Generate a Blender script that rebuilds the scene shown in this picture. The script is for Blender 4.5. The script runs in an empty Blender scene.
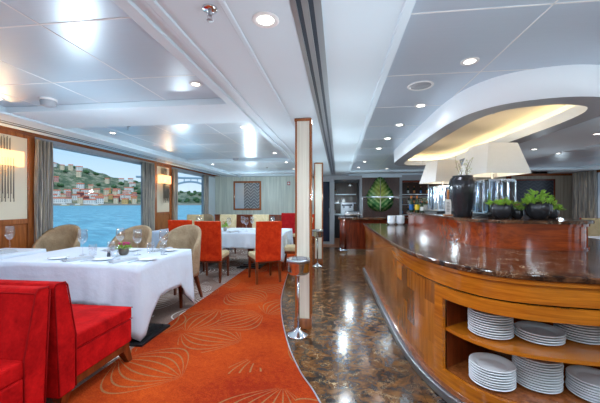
import bpy, bmesh, math, random
from mathutils import Vector, Matrix
R = math.radians
rnd = random.Random(7)
col = bpy.context.scene.collection

# ------------------------------------------------------------------ materials
def lin(r, g, b):
    f = lambda c: (c/255/12.92) if c/255 <= .04045 else ((c/255+.055)/1.055)**2.4
    return (f(r), f(g), f(b), 1)

class NT:
    def __init__(s, name):
        s.m = bpy.data.materials.new(name); s.m.use_nodes = True
        s.t = s.m.node_tree; s.t.nodes.clear()
        s.out = s.t.nodes.new('ShaderNodeOutputMaterial')
    def n(s, typ, **kw):
        nd = s.t.nodes.new('ShaderNode'+typ)
        for k, v in kw.items():
            if k in nd.inputs.keys() if not k.startswith('_') else False: s.set(nd.inputs[k], v)
            else: setattr(nd, k.lstrip('_'), v)
        return nd
    def set(s, sock, v):
        if isinstance(v, bpy.types.NodeSocket): s.t.links.new(v, sock)
        else: sock.default_value = v
    def link(s, a, b): s.t.links.new(a, b)
    def math(s, op, a, b=0.0, c=None):
        nd = s.t.nodes.new('ShaderNodeMath'); nd.operation = op
        s.set(nd.inputs[0], a); s.set(nd.inputs[1], b)
        if c is not None: s.set(nd.inputs[2], c)
        return nd.outputs[0]
    def mix(s, f, a, b):
        nd = s.t.nodes.new('ShaderNodeMix'); nd.data_type = 'RGBA'
        s.set(nd.inputs[0], f); s.set(nd.inputs[6], a); s.set(nd.inputs[7], b)
        return nd.outputs[2]
    def ramp(s, f, pts, interp='LINEAR'):
        nd = s.t.nodes.new('ShaderNodeValToRGB'); s.link(f, nd.inputs[0])
        cr = nd.color_ramp; cr.interpolation = interp
        while len(cr.elements) < len(pts): cr.elements.new(.5)
        for e, (p, c) in zip(cr.elements, pts): e.position = p; e.color = c
        return nd.outputs[0]
    def noise(s, vec, scale, detail=3, rough=.5, dist=0):
        nd = s.t.nodes.new('ShaderNodeTexNoise'); s.link(vec, nd.inputs['Vector'])
        nd.inputs['Scale'].default_value = scale; nd.inputs['Detail'].default_value = detail
        nd.inputs['Roughness'].default_value = rough; nd.inputs['Distortion'].default_value = dist
        return nd.outputs[0]
    def coord(s, which='Object'):
        return s.t.nodes.new('ShaderNodeTexCoord').outputs[which]
    def pos(s): return s.t.nodes.new('ShaderNodeNewGeometry').outputs['Position']
    def mapping(s, vec, scale=(1,1,1), rot=(0,0,0), loc=(0,0,0)):
        nd = s.t.nodes.new('ShaderNodeMapping'); s.link(vec, nd.inputs[0])
        nd.inputs['Scale'].default_value = scale; nd.inputs['Rotation'].default_value = rot
        nd.inputs['Location'].default_value = loc
        return nd.outputs[0]
    def princ(s, col, rough=.5, metal=0, bump=None, bs=.3, bd=.01, **kw):
        p = s.t.nodes.new('ShaderNodeBsdfPrincipled')
        s.set(p.inputs['Base Color'], col); s.set(p.inputs['Roughness'], rough); s.set(p.inputs['Metallic'], metal)
        for k, v in kw.items(): s.set(p.inputs[k.replace('_', ' ')], v)
        if bump is not None:
            b = s.t.nodes.new('ShaderNodeBump'); s.link(bump, b.inputs['Height'])
            b.inputs['Strength'].default_value = bs; b.inputs['Distance'].default_value = bd
            s.link(b.outputs[0], p.inputs['Normal'])
        s.link(p.outputs[0], s.out.inputs[0]); return s.m

M = {}
def plain(name, c, rough=.5, metal=0, var=.06, scale=8, **kw):
    n = NT(name); v = n.noise(n.coord(), scale, 3)
    a = tuple(min(1, x*(1-var)) for x in c[:3])+(1,); b = tuple(min(1, x*(1+var)) for x in c[:3])+(1,)
    M[name] = n.princ(n.mix(v, a, b), rough, metal, **kw); return M[name]

plain('white_paint', lin(208, 224, 233), .65, var=.01)
plain('bright_paint', lin(238, 243, 248), .45, var=.01)
plain('cream_panel', lin(214, 204, 182), .5, var=.02)
plain('dark_slot', lin(28, 50, 70), .3)
plain('chrome', lin(215, 218, 222), .12, 1, var=.02)
plain('brushed_steel', lin(170, 176, 184), .3, .9, var=.05)
plain('black_metal', lin(30, 32, 36), .3, .3)
plain('porcelain', lin(240, 246, 252), .25, var=.01)
plain('foliage', lin(148, 190, 72), .5, var=.35, scale=30)
plain('foliage_dark', lin(60, 110, 40), .5, var=.35, scale=30)
plain('twig', lin(150, 130, 95), .7)
plain('blossom_white', lin(225, 225, 195), .6)
plain('blossom_pink', lin(230, 50, 150), .6)
plain('blossom_red', lin(200, 60, 50), .6)
plain('blossom_soft', lin(235, 170, 170), .6)
plain('soil', lin(50, 35, 25), .9)
plain('lime_wood', lin(190, 120, 60), .4)
plain('clay_pot', lin(165, 165, 160), .5)
plain('dark_blue_glass', lin(20, 34, 56), .06, 0)
plain('bottle_green', lin(40, 60, 40), .08)
plain('bottle_blue', lin(30, 100, 170), .15)
plain('bottle_yellow', lin(225, 200, 40), .25)
plain('bottle_orange', lin(220, 130, 50), .3)
plain('plastic_white', lin(225, 225, 225), .4, var=.02)
plain('plastic_red', lin(170, 40, 40), .4)
plain('grey_paint', lin(150, 155, 162), .4)
plain('ceramic_black', lin(58, 58, 62), .18, .5, var=.3, scale=20)
plain('paper', lin(240, 240, 240), .8, var=.01)
plain('ink', lin(60, 60, 65), .8)
plain('rope_dark', lin(112, 106, 98), .4, .5)

def emis(name, c, st, mixc=None):
    n = NT(name); e = n.n('Emission'); e.inputs[0].default_value = c; e.inputs[1].default_value = st
    n.link(e.outputs[0], n.out.inputs[0]); M[name] = n.m
emis('lamp_glow', (1, .93, .82, 1), 8)
emis('warm_strip', (1, .74, .38, 1), 5)
emis('sconce_bulb', (1, .7, .3, 1), 10)

def wood(name, c1, c2, axis='Z', rough=.22, scale=1.0, coat=.4, uv=False):
    n = NT(name)
    v = n.coord('Object')
    sc = {'Z': (14, 14, 1.2), 'X': (1.2, 14, 14), 'Y': (14, 1.2, 14)}[axis]
    mp = n.mapping(v, tuple(k*scale for k in sc))
    a = n.noise(mp, 1.6, 5, .6, .6)
    b = n.noise(mp, 7, 3, .6)
    f = n.math('ADD', n.math('MULTIPLY', a, .75), n.math('MULTIPLY', b, .25))
    cc = n.ramp(f, [(.32, c1), (.68, c2)])
    M[name] = n.princ(cc, rough, 0, Coat_Weight=coat, Coat_Roughness=.08)
wood('wood_rail', lin(96, 50, 26), lin(156, 88, 46), 'Y')
wood('wood_post', lin(110, 58, 26), lin(172, 100, 50), 'Z')
wood('wood_wainscot', lin(96, 40, 18), lin(160, 76, 34), 'Z', .3)
wood('wood_leg', lin(76, 32, 12), lin(132, 60, 24), 'Z', .3)
wood('wood_dark', lin(40, 20, 16), lin(78, 42, 30), 'Z', .3)
wood('wood_desk', lin(64, 22, 12), lin(124, 48, 24), 'Z', .15)
wood('wood_tier', lin(100, 34, 12), lin(170, 72, 24), 'X', .12)
wood('wood_back', lin(60, 36, 28), lin(92, 56, 42), 'Z', .3)

def wood_uv(name, dark, light, bu, bv, var):
    # veneer laid in blocks: each block has its own tone
    n = NT(name); uv = n.coord('UV')
    sp = n.n('SeparateXYZ'); n.link(uv, sp.inputs[0]); u, v = sp.outputs[0], sp.outputs[1]
    iu = n.math('FLOOR', n.math('DIVIDE', u, bu))
    sh = n.math('MULTIPLY', n.math('MODULO', iu, 2.0), .5)
    iv = n.math('FLOOR', n.math('ADD', n.math('DIVIDE', v, bv), sh))
    cb = n.n('CombineXYZ'); n.link(iu, cb.inputs[0]); n.link(iv, cb.inputs[1])
    wn = n.n('TexWhiteNoise'); n.link(cb.outputs[0], wn.inputs['Vector'])
    off = n.n('VectorMath', _operation='ADD'); n.link(uv, off.inputs[0]); n.link(wn.outputs[1], off.inputs[1])
    mp = n.mapping(off.outputs[0], (22, 2.0, 1) if bv < 5 else (1.6, 26, 1))
    g = n.noise(mp, 1.3, 5, .6, .5)
    g2 = n.noise(mp, 6, 3, .6)
    f = n.math('ADD', n.math('MULTIPLY', g, .55), n.math('MULTIPLY', g2, .2))
    f = n.math('ADD', f, n.math('MULTIPLY', wn.outputs[0], var))
    cc = n.ramp(f, [(.28, dark), (.72, light)])
    M[name] = n.princ(cc, .2, 0, Coat_Weight=.5, Coat_Roughness=.07)
wood_uv('veneer_blocks', lin(78, 36, 10), lin(206, 124, 44), .19, .3, .36)
wood_uv('veneer_band', lin(140, 66, 12), lin(238, 148, 40), 50, 50, .1)

def marble(name, base, tan, vein, rough=.06, scale=1.0, tile=None):
    n = NT(name); p = n.pos()
    w = n.noise(p, 1.6*scale, 4, .6)
    add = n.n('VectorMath', _operation='MULTIPLY_ADD')
    nz = n.n('TexNoise'); n.link(p, nz.inputs['Vector']); nz.inputs['Scale'].default_value = 2.5*scale; nz.inputs['Detail'].default_value = 5
    n.link(nz.outputs[1], add.inputs[0]); add.inputs[1].default_value = (.45, .45, .45); n.link(p, add.inputs[2])
    vo = n.n('TexVoronoi', _feature='DISTANCE_TO_EDGE'); n.link(add.outputs[0], vo.inputs['Vector']); vo.inputs['Scale'].default_value = 5*scale
    vo2 = n.n('TexVoronoi', _feature='DISTANCE_TO_EDGE'); n.link(add.outputs[0], vo2.inputs['Vector']); vo2.inputs['Scale'].default_value = 13*scale
    blot = n.noise(add.outputs[0], 5*scale, 6, .65)
    c = n.mix(n.ramp(blot, [(.40, (0, 0, 0, 1)), (.62, (1, 1, 1, 1))]), base, tan)
    brk = n.ramp(n.noise(p, 3.2*scale, 3), [(.56, (0, 0, 0, 1)), (.66, (1, 1, 1, 1))])
    v1 = n.math('MULTIPLY', n.ramp(vo.outputs[0], [(0, (1, 1, 1, 1)), (.035, (0, 0, 0, 1))]), brk)
    brk2 = n.ramp(n.noise(p, 4.1*scale, 2), [(.52, (0, 0, 0, 1)), (.64, (1, 1, 1, 1))])
    v2 = n.math('MULTIPLY', n.ramp(vo2.outputs[0], [(0, (1, 1, 1, 1)), (.045, (0, 0, 0, 1))]), brk2)
    v = n.math('MAXIMUM', v1, n.math('MULTIPLY', v2, .7))
    c = n.mix(v, c, vein)
    if tile:
        sp = n.n('SeparateXYZ'); n.link(p, sp.inputs[0])
        tx = n.math('ABSOLUTE', n.math('SUBTRACT', n.math('FRACT', n.math('DIVIDE', sp.outputs[0], tile)), .5))
        ty = n.math('ABSOLUTE', n.math('SUBTRACT', n.math('FRACT', n.math('DIVIDE', sp.outputs[1], tile)), .5))
        g = n.math('GREATER_THAN', n.math('MAXIMUM', tx, ty), .496)
        c = n.mix(n.math('MULTIPLY', g, .6), c, lin(24, 16, 12))
    M[name] = n.princ(c, rough, 0, Specular_IOR_Level=.35)
marble('marble_floor', lin(32, 20, 12), lin(116, 76, 36), lin(206, 176, 126), .17, 2.1, .6)
marble('marble_top', lin(40, 22, 14), lin(104, 66, 42), lin(196, 170, 140), .13, 1.8)

def carpet(name, base, base2, line, seed, ls=.8):
    n = NT(name); p = n.mapping(n.pos(), (1, 1, 0), (0, 0, .4), (seed, seed*.3, 0))
    vo = n.n('TexVoronoi', _feature='F1'); n.link(p, vo.inputs['Vector']); vo.inputs['Scale'].default_value = 1.25; vo.inputs['Randomness'].default_value = .7
    d = n.n('VectorMath', _operation='SUBTRACT'); n.link(p, d.inputs[0]); n.link(vo.outputs['Position'], d.inputs[1])
    rt = n.n('VectorRotate', _rotation_type='Z_AXIS'); n.link(d.outputs[0], rt.inputs[0])
    sc = n.n('SeparateColor'); n.link(vo.outputs['Color'], sc.inputs[0])
    n.link(n.math('MULTIPLY', sc.outputs[0], 6.28), rt.inputs['Angle'])
    # shell shaped fans: arcs through one point, spreading out and closing again
    sp = n.n('SeparateXYZ'); n.link(rt.outputs[0], sp.inputs[0])
    x = sp.outputs[0]; y = n.math('ADD', sp.outputs[1], .34)
    prof = n.math('SINE', n.math('MULTIPLY', n.math('MINIMUM', n.math('MAXIMUM', y, .0), .72), 4.36))
    q = n.math('DIVIDE', x, n.math('MAXIMUM', n.math('MULTIPLY', prof, .36), .012))
    st = n.math('ABSOLUTE', n.math('SINE', n.math('MULTIPLY', q, 12.5)))
    ln = n.ramp(st, [(.16, (1, 1, 1, 1)), (.38, (0, 0, 0, 1))])
    inside = n.math('MULTIPLY', n.math('LESS_THAN', n.math('ABSOLUTE', q), 1.08), n.math('GREATER_THAN', prof, .08))
    ln = n.math('MULTIPLY', n.math('MULTIPLY', ln, inside), ls)
    fz = n.noise(p, 90, 2)
    big = n.math('ADD', n.math('MULTIPLY', n.noise(p, 1.3, 3), .6), n.math('MULTIPLY', n.noise(p, 22, 4, .7), .4))
    c = n.mix(n.ramp(big, [(.35, (0, 0, 0, 1)), (.65, (1, 1, 1, 1))]), base, base2)
    c = n.mix(ln, c, line)
    hs = n.n('HueSaturation'); n.link(c, hs.inputs['Color']); n.link(n.math('ADD', n.math('MULTIPLY', fz, .9), .55), hs.inputs['Value'])
    M[name] = n.princ(hs.outputs[0], .95, 0, bump=fz, bs=.6, bd=.01, Specular_IOR_Level=.05)
carpet('carpet_orange', lin(138, 40, 20), lin(186, 76, 26), lin(138, 118, 78), 3.3, .7)
carpet('carpet_grey', lin(128, 106, 98), lin(150, 130, 120), lin(222, 220, 214), 8.2, .95)

def velvet(name, c1, c2, scale=9, sheen=.5, rough=.85):
    n = NT(name); p = n.coord()
    a = n.noise(p, scale, 5, .65, .4); b = n.noise(p, 60, 2)
    f = n.math('ADD', n.math('MULTIPLY', a, .8), n.math('MULTIPLY', b, .2))
    M[name] = n.princ(n.ramp(f, [(.34, c1), (.66, c2)]), rough, 0, bump=b, bs=.15, bd=.004, Sheen_Weight=sheen*.15, Sheen_Roughness=.4, Specular_IOR_Level=.1, Sheen_Tint=c2)
velvet('velvet_orange', lin(172, 34, 12), lin(214, 66, 26))
velvet('velvet_red', lin(140, 4, 8), lin(204, 22, 24), 6)
velvet('velvet_wine', lin(160, 20, 28), lin(186, 38, 40))
velvet('velvet_cream', lin(196, 180, 140), lin(222, 208, 172))
velvet('velvet_taupe', lin(134, 112, 88), lin(182, 162, 134), 4)
velvet('piping_red', lin(130, 10, 14), lin(150, 20, 22))

plain('napkin_cloth', lin(186, 192, 200), .9, var=.05, scale=30)
n = NT('linen'); p = n.coord(); w = n.noise(p, 5, 4, .5, .3)
M['linen'] = n.princ(n.mix(w, lin(206, 220, 238), lin(216, 228, 242)), .85, 0, bump=n.noise(p, 7, 5, .6), bs=.35, bd=.03, Specular_IOR_Level=.15)

def curtain_mat():
    n = NT('curtain_fabric'); p = n.coord(); mp = n.mapping(p, (20, 20, .9))
    a = n.noise(mp, 1.4, 5, .65, .8)
    c = n.ramp(a, [(.32, lin(90, 88, 88)), (.48, lin(142, 138, 134)), (.66, lin(206, 192, 170))])
    M['curtain_fabric'] = n.princ(c, .5, .1, Sheen_Weight=.3)
curtain_mat()
def wallpaper(name, c1, c2):
    n = NT(name); p = n.coord(); mp = n.mapping(p, (26, 26, .6))
    a = n.noise(mp, 1.5, 4, .6)
    M[name] = n.princ(n.ramp(a, [(.35, c1), (.65, c2)]), .45, 0, bump=a, bs=.2, bd=.004)
wallpaper('wallpaper_green', lin(172, 184, 178), lin(208, 216, 206))
wallpaper('wallpaper_grey', lin(140, 136, 124), lin(172, 168, 154))
wallpaper('column_cream', lin(216, 210, 194), lin(232, 227, 212))

def panel_metal(name, c, mt=.36):
    n = NT(name); p = n.pos(); mp = n.mapping(p, (2, 60, 2))
    a = n.noise(mp, 2, 3)
    cc = n.mix(a, c, tuple(x*1.08 for x in c[:3])+(1,))
    M[name] = n.princ(cc, .32, mt)
panel_metal('ceiling_metal', lin(192, 203, 212))
panel_metal('ceiling_metal_dark', lin(186, 200, 214), .25)

# glass: thin clear sheet, a little reflective
def glassmat(name, tint, refl=1.0, rough=.02):
    n = NT(name); lw = n.n('LayerWeight'); lw.inputs[0].default_value = .5
    fr = n.math('ADD', n.math('MULTIPLY', n.math('POWER', lw.outputs['Facing'], 3.0), .45), .05)
    t = n.n('BsdfTransparent'); t.inputs[0].default_value = tint
    g = n.n('BsdfGlossy'); g.inputs[0].default_value = (1, 1, 1, 1); g.inputs[1].default_value = rough
    mx = n.n('MixShader'); n.link(n.math('MULTIPLY', fr, refl), mx.inputs[0]); n.link(t.outputs[0], mx.inputs[1]); n.link(g.outputs[0], mx.inputs[2])
    n.link(mx.outputs[0], n.out.inputs[0]); M[name] = n.m
glassmat('window_glass', (.98, .99, .995, 1), .12)
glassmat('table_glass', (.965, .972, .98, 1), 2.0)
glassmat('lamp_glass', (.66, .74, .82, 1), 2.0)

def shade_mat():
    n = NT('lampshade_cloth'); p = n.coord(); w = n.noise(p, 40, 3)
    d = n.n('BsdfDiffuse'); n.link(n.mix(w, lin(240, 240, 236), lin(248, 248, 246)), d.inputs[0])
    t = n.n('BsdfTranslucent'); t.inputs[0].default_value = lin(250, 226, 180)
    mx = n.n('MixShader'); mx.inputs[0].default_value = .1; n.link(d.outputs[0], mx.inputs[1]); n.link(t.outputs[0], mx.inputs[2])
    n.link(mx.outputs[0], n.out.inputs[0]); M['lampshade_cloth'] = n.m
shade_mat()
def sconce_shade():
    n = NT('sconce_shade'); d = n.n('BsdfTranslucent'); d.inputs[0].default_value = lin(255, 214, 150)
    e = n.n('Emission'); e.inputs[0].default_value = (1, .78, .5, 1); e.inputs[1].default_value = .6
    a = n.n('AddShader'); n.link(d.outputs[0], a.inputs[0]); n.link(e.outputs[0], a.inputs[1]); n.link(a.outputs[0], n.out.inputs[0]); M['sconce_shade'] = n.m
sconce_shade()

def leaf_art():
    n = NT('leaf_enamel'); p = n.coord(); sp = n.n('SeparateXYZ'); n.link(p, sp.inputs[0])
    ax = n.math('ABSOLUTE', sp.outputs[0]); 
    st = n.math('SINE', n.math('MULTIPLY', n.math('ADD', sp.outputs[2], n.math('MULTIPLY', ax, -.9)), 42))
    nz = n.noise(p, 7, 5, .7, .6)
    g = n.ramp(n.math('ADD', n.math('MULTIPLY', st, .12), n.math('MULTIPLY', nz, 1.1)), [(.3, lin(28, 84, 44)), (.55, lin(84, 150, 78)), (.8, lin(196, 214, 150))])
    dist = n.n('VectorMath', _operation='LENGTH'); mp = n.mapping(p, (1, 1, .7), (0, 0, 0), (0, 0, -.1)); n.link(mp, dist.inputs[0])
    c = n.mix(n.math('MULTIPLY', n.ramp(dist.outputs['Value'], [(.05, (1, 1, 1, 1)), (.3, (0, 0, 0, 1))]), nz), g, lin(224, 200, 40))
    M['leaf_enamel'] = n.princ(c, .25, 0)
leaf_art()
def pattern(name, a, b, c):
    n = NT(name); p = n.coord(); sp = n.n('SeparateXYZ'); n.link(p, sp.inputs[0])
    z = n.math('PINGPONG', n.math('MULTIPLY', sp.outputs[0], 1), .12)
    s = n.math('SINE', n.math('MULTIPLY', n.math('ADD', sp.outputs[2], z), 60))
    ln = n.ramp(s, [(.45, (0, 0, 0, 1)), (.6, (1, 1, 1, 1))])
    nz = n.noise(p, 3, 3)
    M[name] = n.princ(n.mix(ln, n.mix(nz, a, b), c), .25, .2)
pattern('zigzag_panel', lin(84, 92, 100), lin(110, 118, 126), lin(168, 176, 182))
pattern('dark_zigzag_panel', lin(40, 44, 54), lin(52, 56, 66), lin(66, 70, 80))
plain('mirror_panel', lin(178, 192, 202), .3, .4, var=.12, scale=4)

# outdoors
def water():
    n = NT('river_water'); p = n.mapping(n.pos(), (1, 1, 1), (0, 0, .6))
    a = n.noise(n.mapping(p, (.16, .6, 1)), 1.0, 6, .65)
    c = n.ramp(a, [(.3, lin(30, 124, 150)), (.5, lin(66, 164, 186)), (.72, lin(150, 214, 224))])
    M['river_water'] = n.princ(c, .35, 0, bump=a, bs=.5, bd=.3)
water()
def hillm():
    n = NT('hillside'); p = n.pos(); a = n.noise(p, .06, 6, .7)
    M['hillside'] = n.princ(n.ramp(a, [(.35, lin(58, 80, 58)), (.5, lin(98, 112, 82)), (.62, lin(160, 152, 128))]), .95)
hillm()
plain('quay_stone', lin(140, 132, 122), .9, var=.2, scale=.05)
plain('roof_tile', lin(196, 110, 80), .8, var=.15, scale=.3)
plain('bridge_concrete', lin(136, 160, 178), .8)
plain('tree_green', lin(62, 96, 56), .9, var=.4, scale=.5)
for nm, c in (('house_white', (232, 230, 224)), ('house_cream', (226, 208, 176)), ('house_pink', (206, 150, 140)), ('house_maroon', (130, 66, 62)), ('house_ochre', (214, 176, 110))):
    plain(nm, lin(*c), .8, var=.05, scale=.3)
plain('pane_dark', lin(70, 84, 98), .3)
plain('wood_floor_plain', lin(150, 96, 60), .3, var=.15, scale=6)
plain('dark_interior', lin(34, 38, 46), .5)

# ------------------------------------------------------------------ mesh helpers
class MB:
    def __init__(s): s.bm = bmesh.new(); s.uv = None
    def box(s, x0, x1, y0, y1, z0, z1, mi=0, mat=None):
        vs = [Vector((x, y, z)) for x in (x0, x1) for y in (y0, y1) for z in (z0, z1)]
        if mat: vs = [mat @ v for v in vs]
        v = [s.bm.verts.new(p) for p in vs]
        for f in ((0, 1, 3, 2), (4, 6, 7, 5), (0, 4, 5, 1), (2, 3, 7, 6), (0, 2, 6, 4), (1, 5, 7, 3)):
            fc = s.bm.faces.new([v[i] for i in f]); fc.material_index = mi
        return s
    def cyl(s, a, b, r0, r1=None, seg=12, mi=0, smooth=True):
        a, b = Vector(a), Vector(b); r1 = r0 if r1 is None else r1
        d = (b-a).normalized(); q = d.to_track_quat('Z', 'Y')
        ra, rb = [], []
        for i in range(seg):
            t = 2*math.pi*i/seg; o = q @ Vector((math.cos(t), math.sin(t), 0))
            ra.append(s.bm.verts.new(a+o*r0)); rb.append(s.bm.verts.new(b+o*r1))
        for i in range(seg):
            f = s.bm.faces.new([ra[i], ra[(i+1) % seg], rb[(i+1) % seg], rb[i]]); f.smooth = smooth; f.material_index = mi
        for lst in (list(reversed(ra)), rb):
            f = s.bm.faces.new(lst); f.material_index = mi
        return s
    def leg(s, top, bot, wt, wb, mi=0):           # square tapered leg
        a, b = Vector(top), Vector(bot); va, vb = [], []
        for sx, sy in ((-1, -1), (1, -1), (1, 1), (-1, 1)):
            va.append(s.bm.verts.new(a+Vector((sx*wt/2, sy*wt/2, 0)))); vb.append(s.bm.verts.new(b+Vector((sx*wb/2, sy*wb/2, 0))))
        for i in range(4):
            s.bm.faces.new([vb[i], vb[(i+1) % 4], va[(i+1) % 4], va[i]])
        s.bm.faces.new(va); s.bm.faces.new(list(reversed(vb))); return s
    def lathe(s, prof, seg=24, c=(0, 0, 0), smooth=True, sx=1, sy=1, mi=0):
        c = Vector(c); rings = []
        for r, z in prof:
            if r < 1e-5: rings.append([s.bm.verts.new(c+Vector((0, 0, z)))])
            else: rings.append([s.bm.verts.new(c+Vector((r*sx*math.cos(2*math.pi*i/seg), r*sy*math.sin(2*math.pi*i/seg), z))) for i in range(seg)])
        for A, B in zip(rings, rings[1:]):
            for i in range(seg):
                j = (i+1) % seg
                if len(A) == 1 and len(B) == 1: continue
                if len(A) == 1: f = s.bm.faces.new([A[0], B[j], B[i]])
                elif len(B) == 1: f = s.bm.faces.new([A[i], A[j], B[0]])
                else: f = s.bm.faces.new([A[i], A[j], B[j], B[i]])
                f.smooth = smooth; f.material_index = mi
        return s
    def prism(s, pts, z0, z1, mi=0):
        a = [s.bm.verts.new((x, y, z0)) for x, y in pts]; b = [s.bm.verts.new((x, y, z1)) for x, y in pts]
        k = len(pts)
        for i in range(k):
            f = s.bm.faces.new([a[i], a[(i+1) % k], b[(i+1) % k], b[i]]); f.material_index = mi
        for l in (b, list(reversed(a))):
            f = s.bm.faces.new(l); f.material_index = mi
        return s
    def prismx(s, yz, x0, x1, mi=0):
        a = [s.bm.verts.new((x0, y, z)) for y, z in yz]; b = [s.bm.verts.new((x1, y, z)) for y, z in yz]
        k = len(yz)
        for i in range(k):
            f = s.bm.faces.new([a[i], a[(i+1) % k], b[(i+1) % k], b[i]]); f.material_index = mi
        for l in (b, list(reversed(a))):
            f = s.bm.faces.new(l); f.material_index = mi
        return s
    def quad(s, pts, mi=0, smooth=False):
        f = s.bm.faces.new([s.bm.verts.new(p) for p in pts]); f.material_index = mi; f.smooth = smooth; return s
    def tube(s, pts, r, seg=8, mi=0):
        pts = [Vector(p) for p in pts]; rings = []
        for i, p in enumerate(pts):
            d = (pts[min(i+1, len(pts)-1)]-pts[max(i-1, 0)]).normalized(); q = d.to_track_quat('Z', 'Y')
            rr = r[i] if isinstance(r, (list, tuple)) else r
            rings.append([s.bm.verts.new(p+q @ Vector((math.cos(2*math.pi*k/seg)*rr, math.sin(2*math.pi*k/seg)*rr, 0))) for k in range(seg)])
        for A, B in zip(rings, rings[1:]):
            for k in range(seg):
                f = s.bm.faces.new([A[k], A[(k+1) % seg], B[(k+1) % seg], B[k]]); f.smooth = True; f.material_index = mi
        s.bm.faces.new(list(reversed(rings[0]))); s.bm.faces.new(rings[-1]); return s
    def ball(s, c, r, sub=1, sz=(1, 1, 1), mi=0, jit=0):
        g = bmesh.ops.create_icosphere(s.bm, subdivisions=sub, radius=r)
        for v in g['verts']:
            k = 1+rnd.uniform(-jit, jit)
            v.co = Vector((v.co.x*sz[0]*k, v.co.y*sz[1]*k, v.co.z*sz[2]*k))+Vector(c)
            for f in v.link_faces: f.smooth = True; f.material_index = mi
        return s
    def leaf(s, base, tip, w, mi=0, up=(0, 0, 1)):   # folded leaf with thickness from two faces
        b, t = Vector(base), Vector(tip); d = (t-b); side = d.cross(Vector(up))
        if side.length < 1e-6: side = Vector((1, 0, 0))
        side = side.normalized()*w/2; nrm = side.cross(d).normalized()*w*.25
        m = b+d*.5
        p = [b, m+side+nrm, t, m-side+nrm, m-nrm*.3]
        v = [s.bm.verts.new(x) for x in p]
        for tri in ((0, 1, 4), (1, 2, 4), (2, 3, 4), (3, 0, 4)):
            f = s.bm.faces.new([v[i] for i in tri]); f.material_index = mi
        return s
    def build(s, name, mat, parent=None, bevel=0, loc=None, smooth=None, norm=True, subsurf=0):
        if norm: bmesh.ops.recalc_face_normals(s.bm, faces=s.bm.faces)
        me = bpy.data.meshes.new(name); s.bm.to_mesh(me); s.bm.free()
        for m in (mat if isinstance(mat, (list, tuple)) else [mat]): me.materials.append(M[m])
        o = bpy.data.objects.new(name, me); col.objects.link(o)
        if parent: o.parent = parent
        if loc: o.location = loc
        if bevel:
            b = o.modifiers.new('b', 'BEVEL'); b.width = bevel; b.segments = 2; b.limit_method = 'ANGLE'; b.angle_limit = R(40)
        if subsurf:
            b = o.modifiers.new('s', 'SUBSURF'); b.levels = subsurf; b.render_levels = subsurf
        if smooth:
            for p in me.polygons: p.use_smooth = True
        return o

def empty(name, label, cat, loc=(0, 0, 0), rz=0, group=None):
    o = bpy.data.objects.new(name, None); col.objects.link(o); o.location = loc; o.rotation_euler = (0, 0, rz)
    o['label'] = label; o['category'] = cat; o.empty_display_size = .1
    if group: o['group'] = group
    return o
def tag(o, label, cat, group=None, kind=None):
    if label: o['label'] = label
    if cat: o['category'] = cat
    if group: o['group'] = group
    if kind: o['kind'] = kind
    return o
def struct(o): o['kind'] = 'structure'; return o
kids = {}
def dup(root, loc, rz=0, label=None, group=None, scale=None):
    def cp(o, par):
        c = o.copy(); col.objects.link(c)
        if par: c.parent = par
        for ch in o.children: cp(ch, c)
        return c
    r = cp(root, None); r.location = loc; r.rotation_euler = (0, 0, rz)
    if label: r['label'] = label
    if group: r['group'] = group
    if scale: r.scale = scale
    return r
class First:
    """first placement moves the original, later ones copy it"""
    def __init__(s, root): s.root = root; s.used = False
    def put(s, loc, rz, label, group=None, scale=None):
        if not s.used:
            s.used = True; r = s.root; r.location = loc; r.rotation_euler = (0, 0, rz); r['label'] = label
            if group: r['group'] = group
            if scale: r.scale = scale
            return r
        return dup(s.root, loc, rz, label, group, scale)

def catmull(pts, n=10):
    out = []
    P = [pts[0]]+list(pts)+[pts[-1]]
    for i in range(1, len(P)-2):
        for k in range(n):
            t = k/n; r = []
            for c in range(2):
                p0, p1, p2, p3 = P[i-1][c], P[i][c], P[i+1][c], P[i+2][c]
                r.append(.5*((2*p1)+(-p0+p2)*t+(2*p0-5*p1+4*p2-p3)*t*t+(-p0+3*p1-3*p2+p3)*t**3))
            out.append(tuple(r))
    out.append(tuple(pts[-1])); return out
def offset(pts, d):      # open polyline, + is to the left of travel
    out = []
    for i, p in enumerate(pts):
        a = pts[max(i-1, 0)]; b = pts[min(i+1, len(pts)-1)]
        tx, ty = b[0]-a[0], b[1]-a[1]; l = math.hypot(tx, ty) or 1
        out.append((p[0]-ty/l*d, p[1]+tx/l*d))
    return out

# ------------------------------------------------------------------ dimensions
XL, XR, YB, YF = -4.35, 7.1, 10.4, -3.6
ZC, ZP, ZW = 2.27, 2.33, 2.37
Y9 = 12.9

# ------------------------------------------------------------------ floor
edge = catmull([(.9, -3.6), (.55, 0), (.2, 1.2), (-.12, 2.1), (-.31, 2.49), (-.5, 3.02), (-.71, 3.85), (-.85, 4.74), (-1.02, 6.68), (-1.12, 8.2), (-1.15, 9.6)], 8)
f = MB()
XG = -1.9
for a, b in zip(edge, edge[1:]):
    f.quad([(XG, a[1], 0), (a[0], a[1], 0), (b[0], b[1], 0), (XG, b[1], 0)], 0)
    f.quad([(a[0], a[1], 0), (3.6, a[1], 0), (3.6, b[1], 0), (b[0], b[1], 0)], 2)
    f.quad([(3.6, a[1], 0), (XR, a[1], 0), (XR, b[1], 0), (3.6, b[1], 0)], 0)
f.quad([(XL, YF, 0), (XG, YF, 0), (XG, 9.6, 0), (XL, 9.6, 0)], 1)
f.quad([(XL, 9.6, 0), (-1.15, 9.6, 0), (-1.15, YB, 0), (XL, YB, 0)], 0)
f.quad([(-1.15, 9.6, 0), (XR, 9.6, 0), (XR, Y9, 0), (-1.15, Y9, 0)], 3)
bmesh.ops.remove_doubles(f.bm, verts=f.bm.verts, dist=.0005)
g = bmesh.ops.extrude_face_region(f.bm, geom=list(f.bm.faces))
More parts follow.
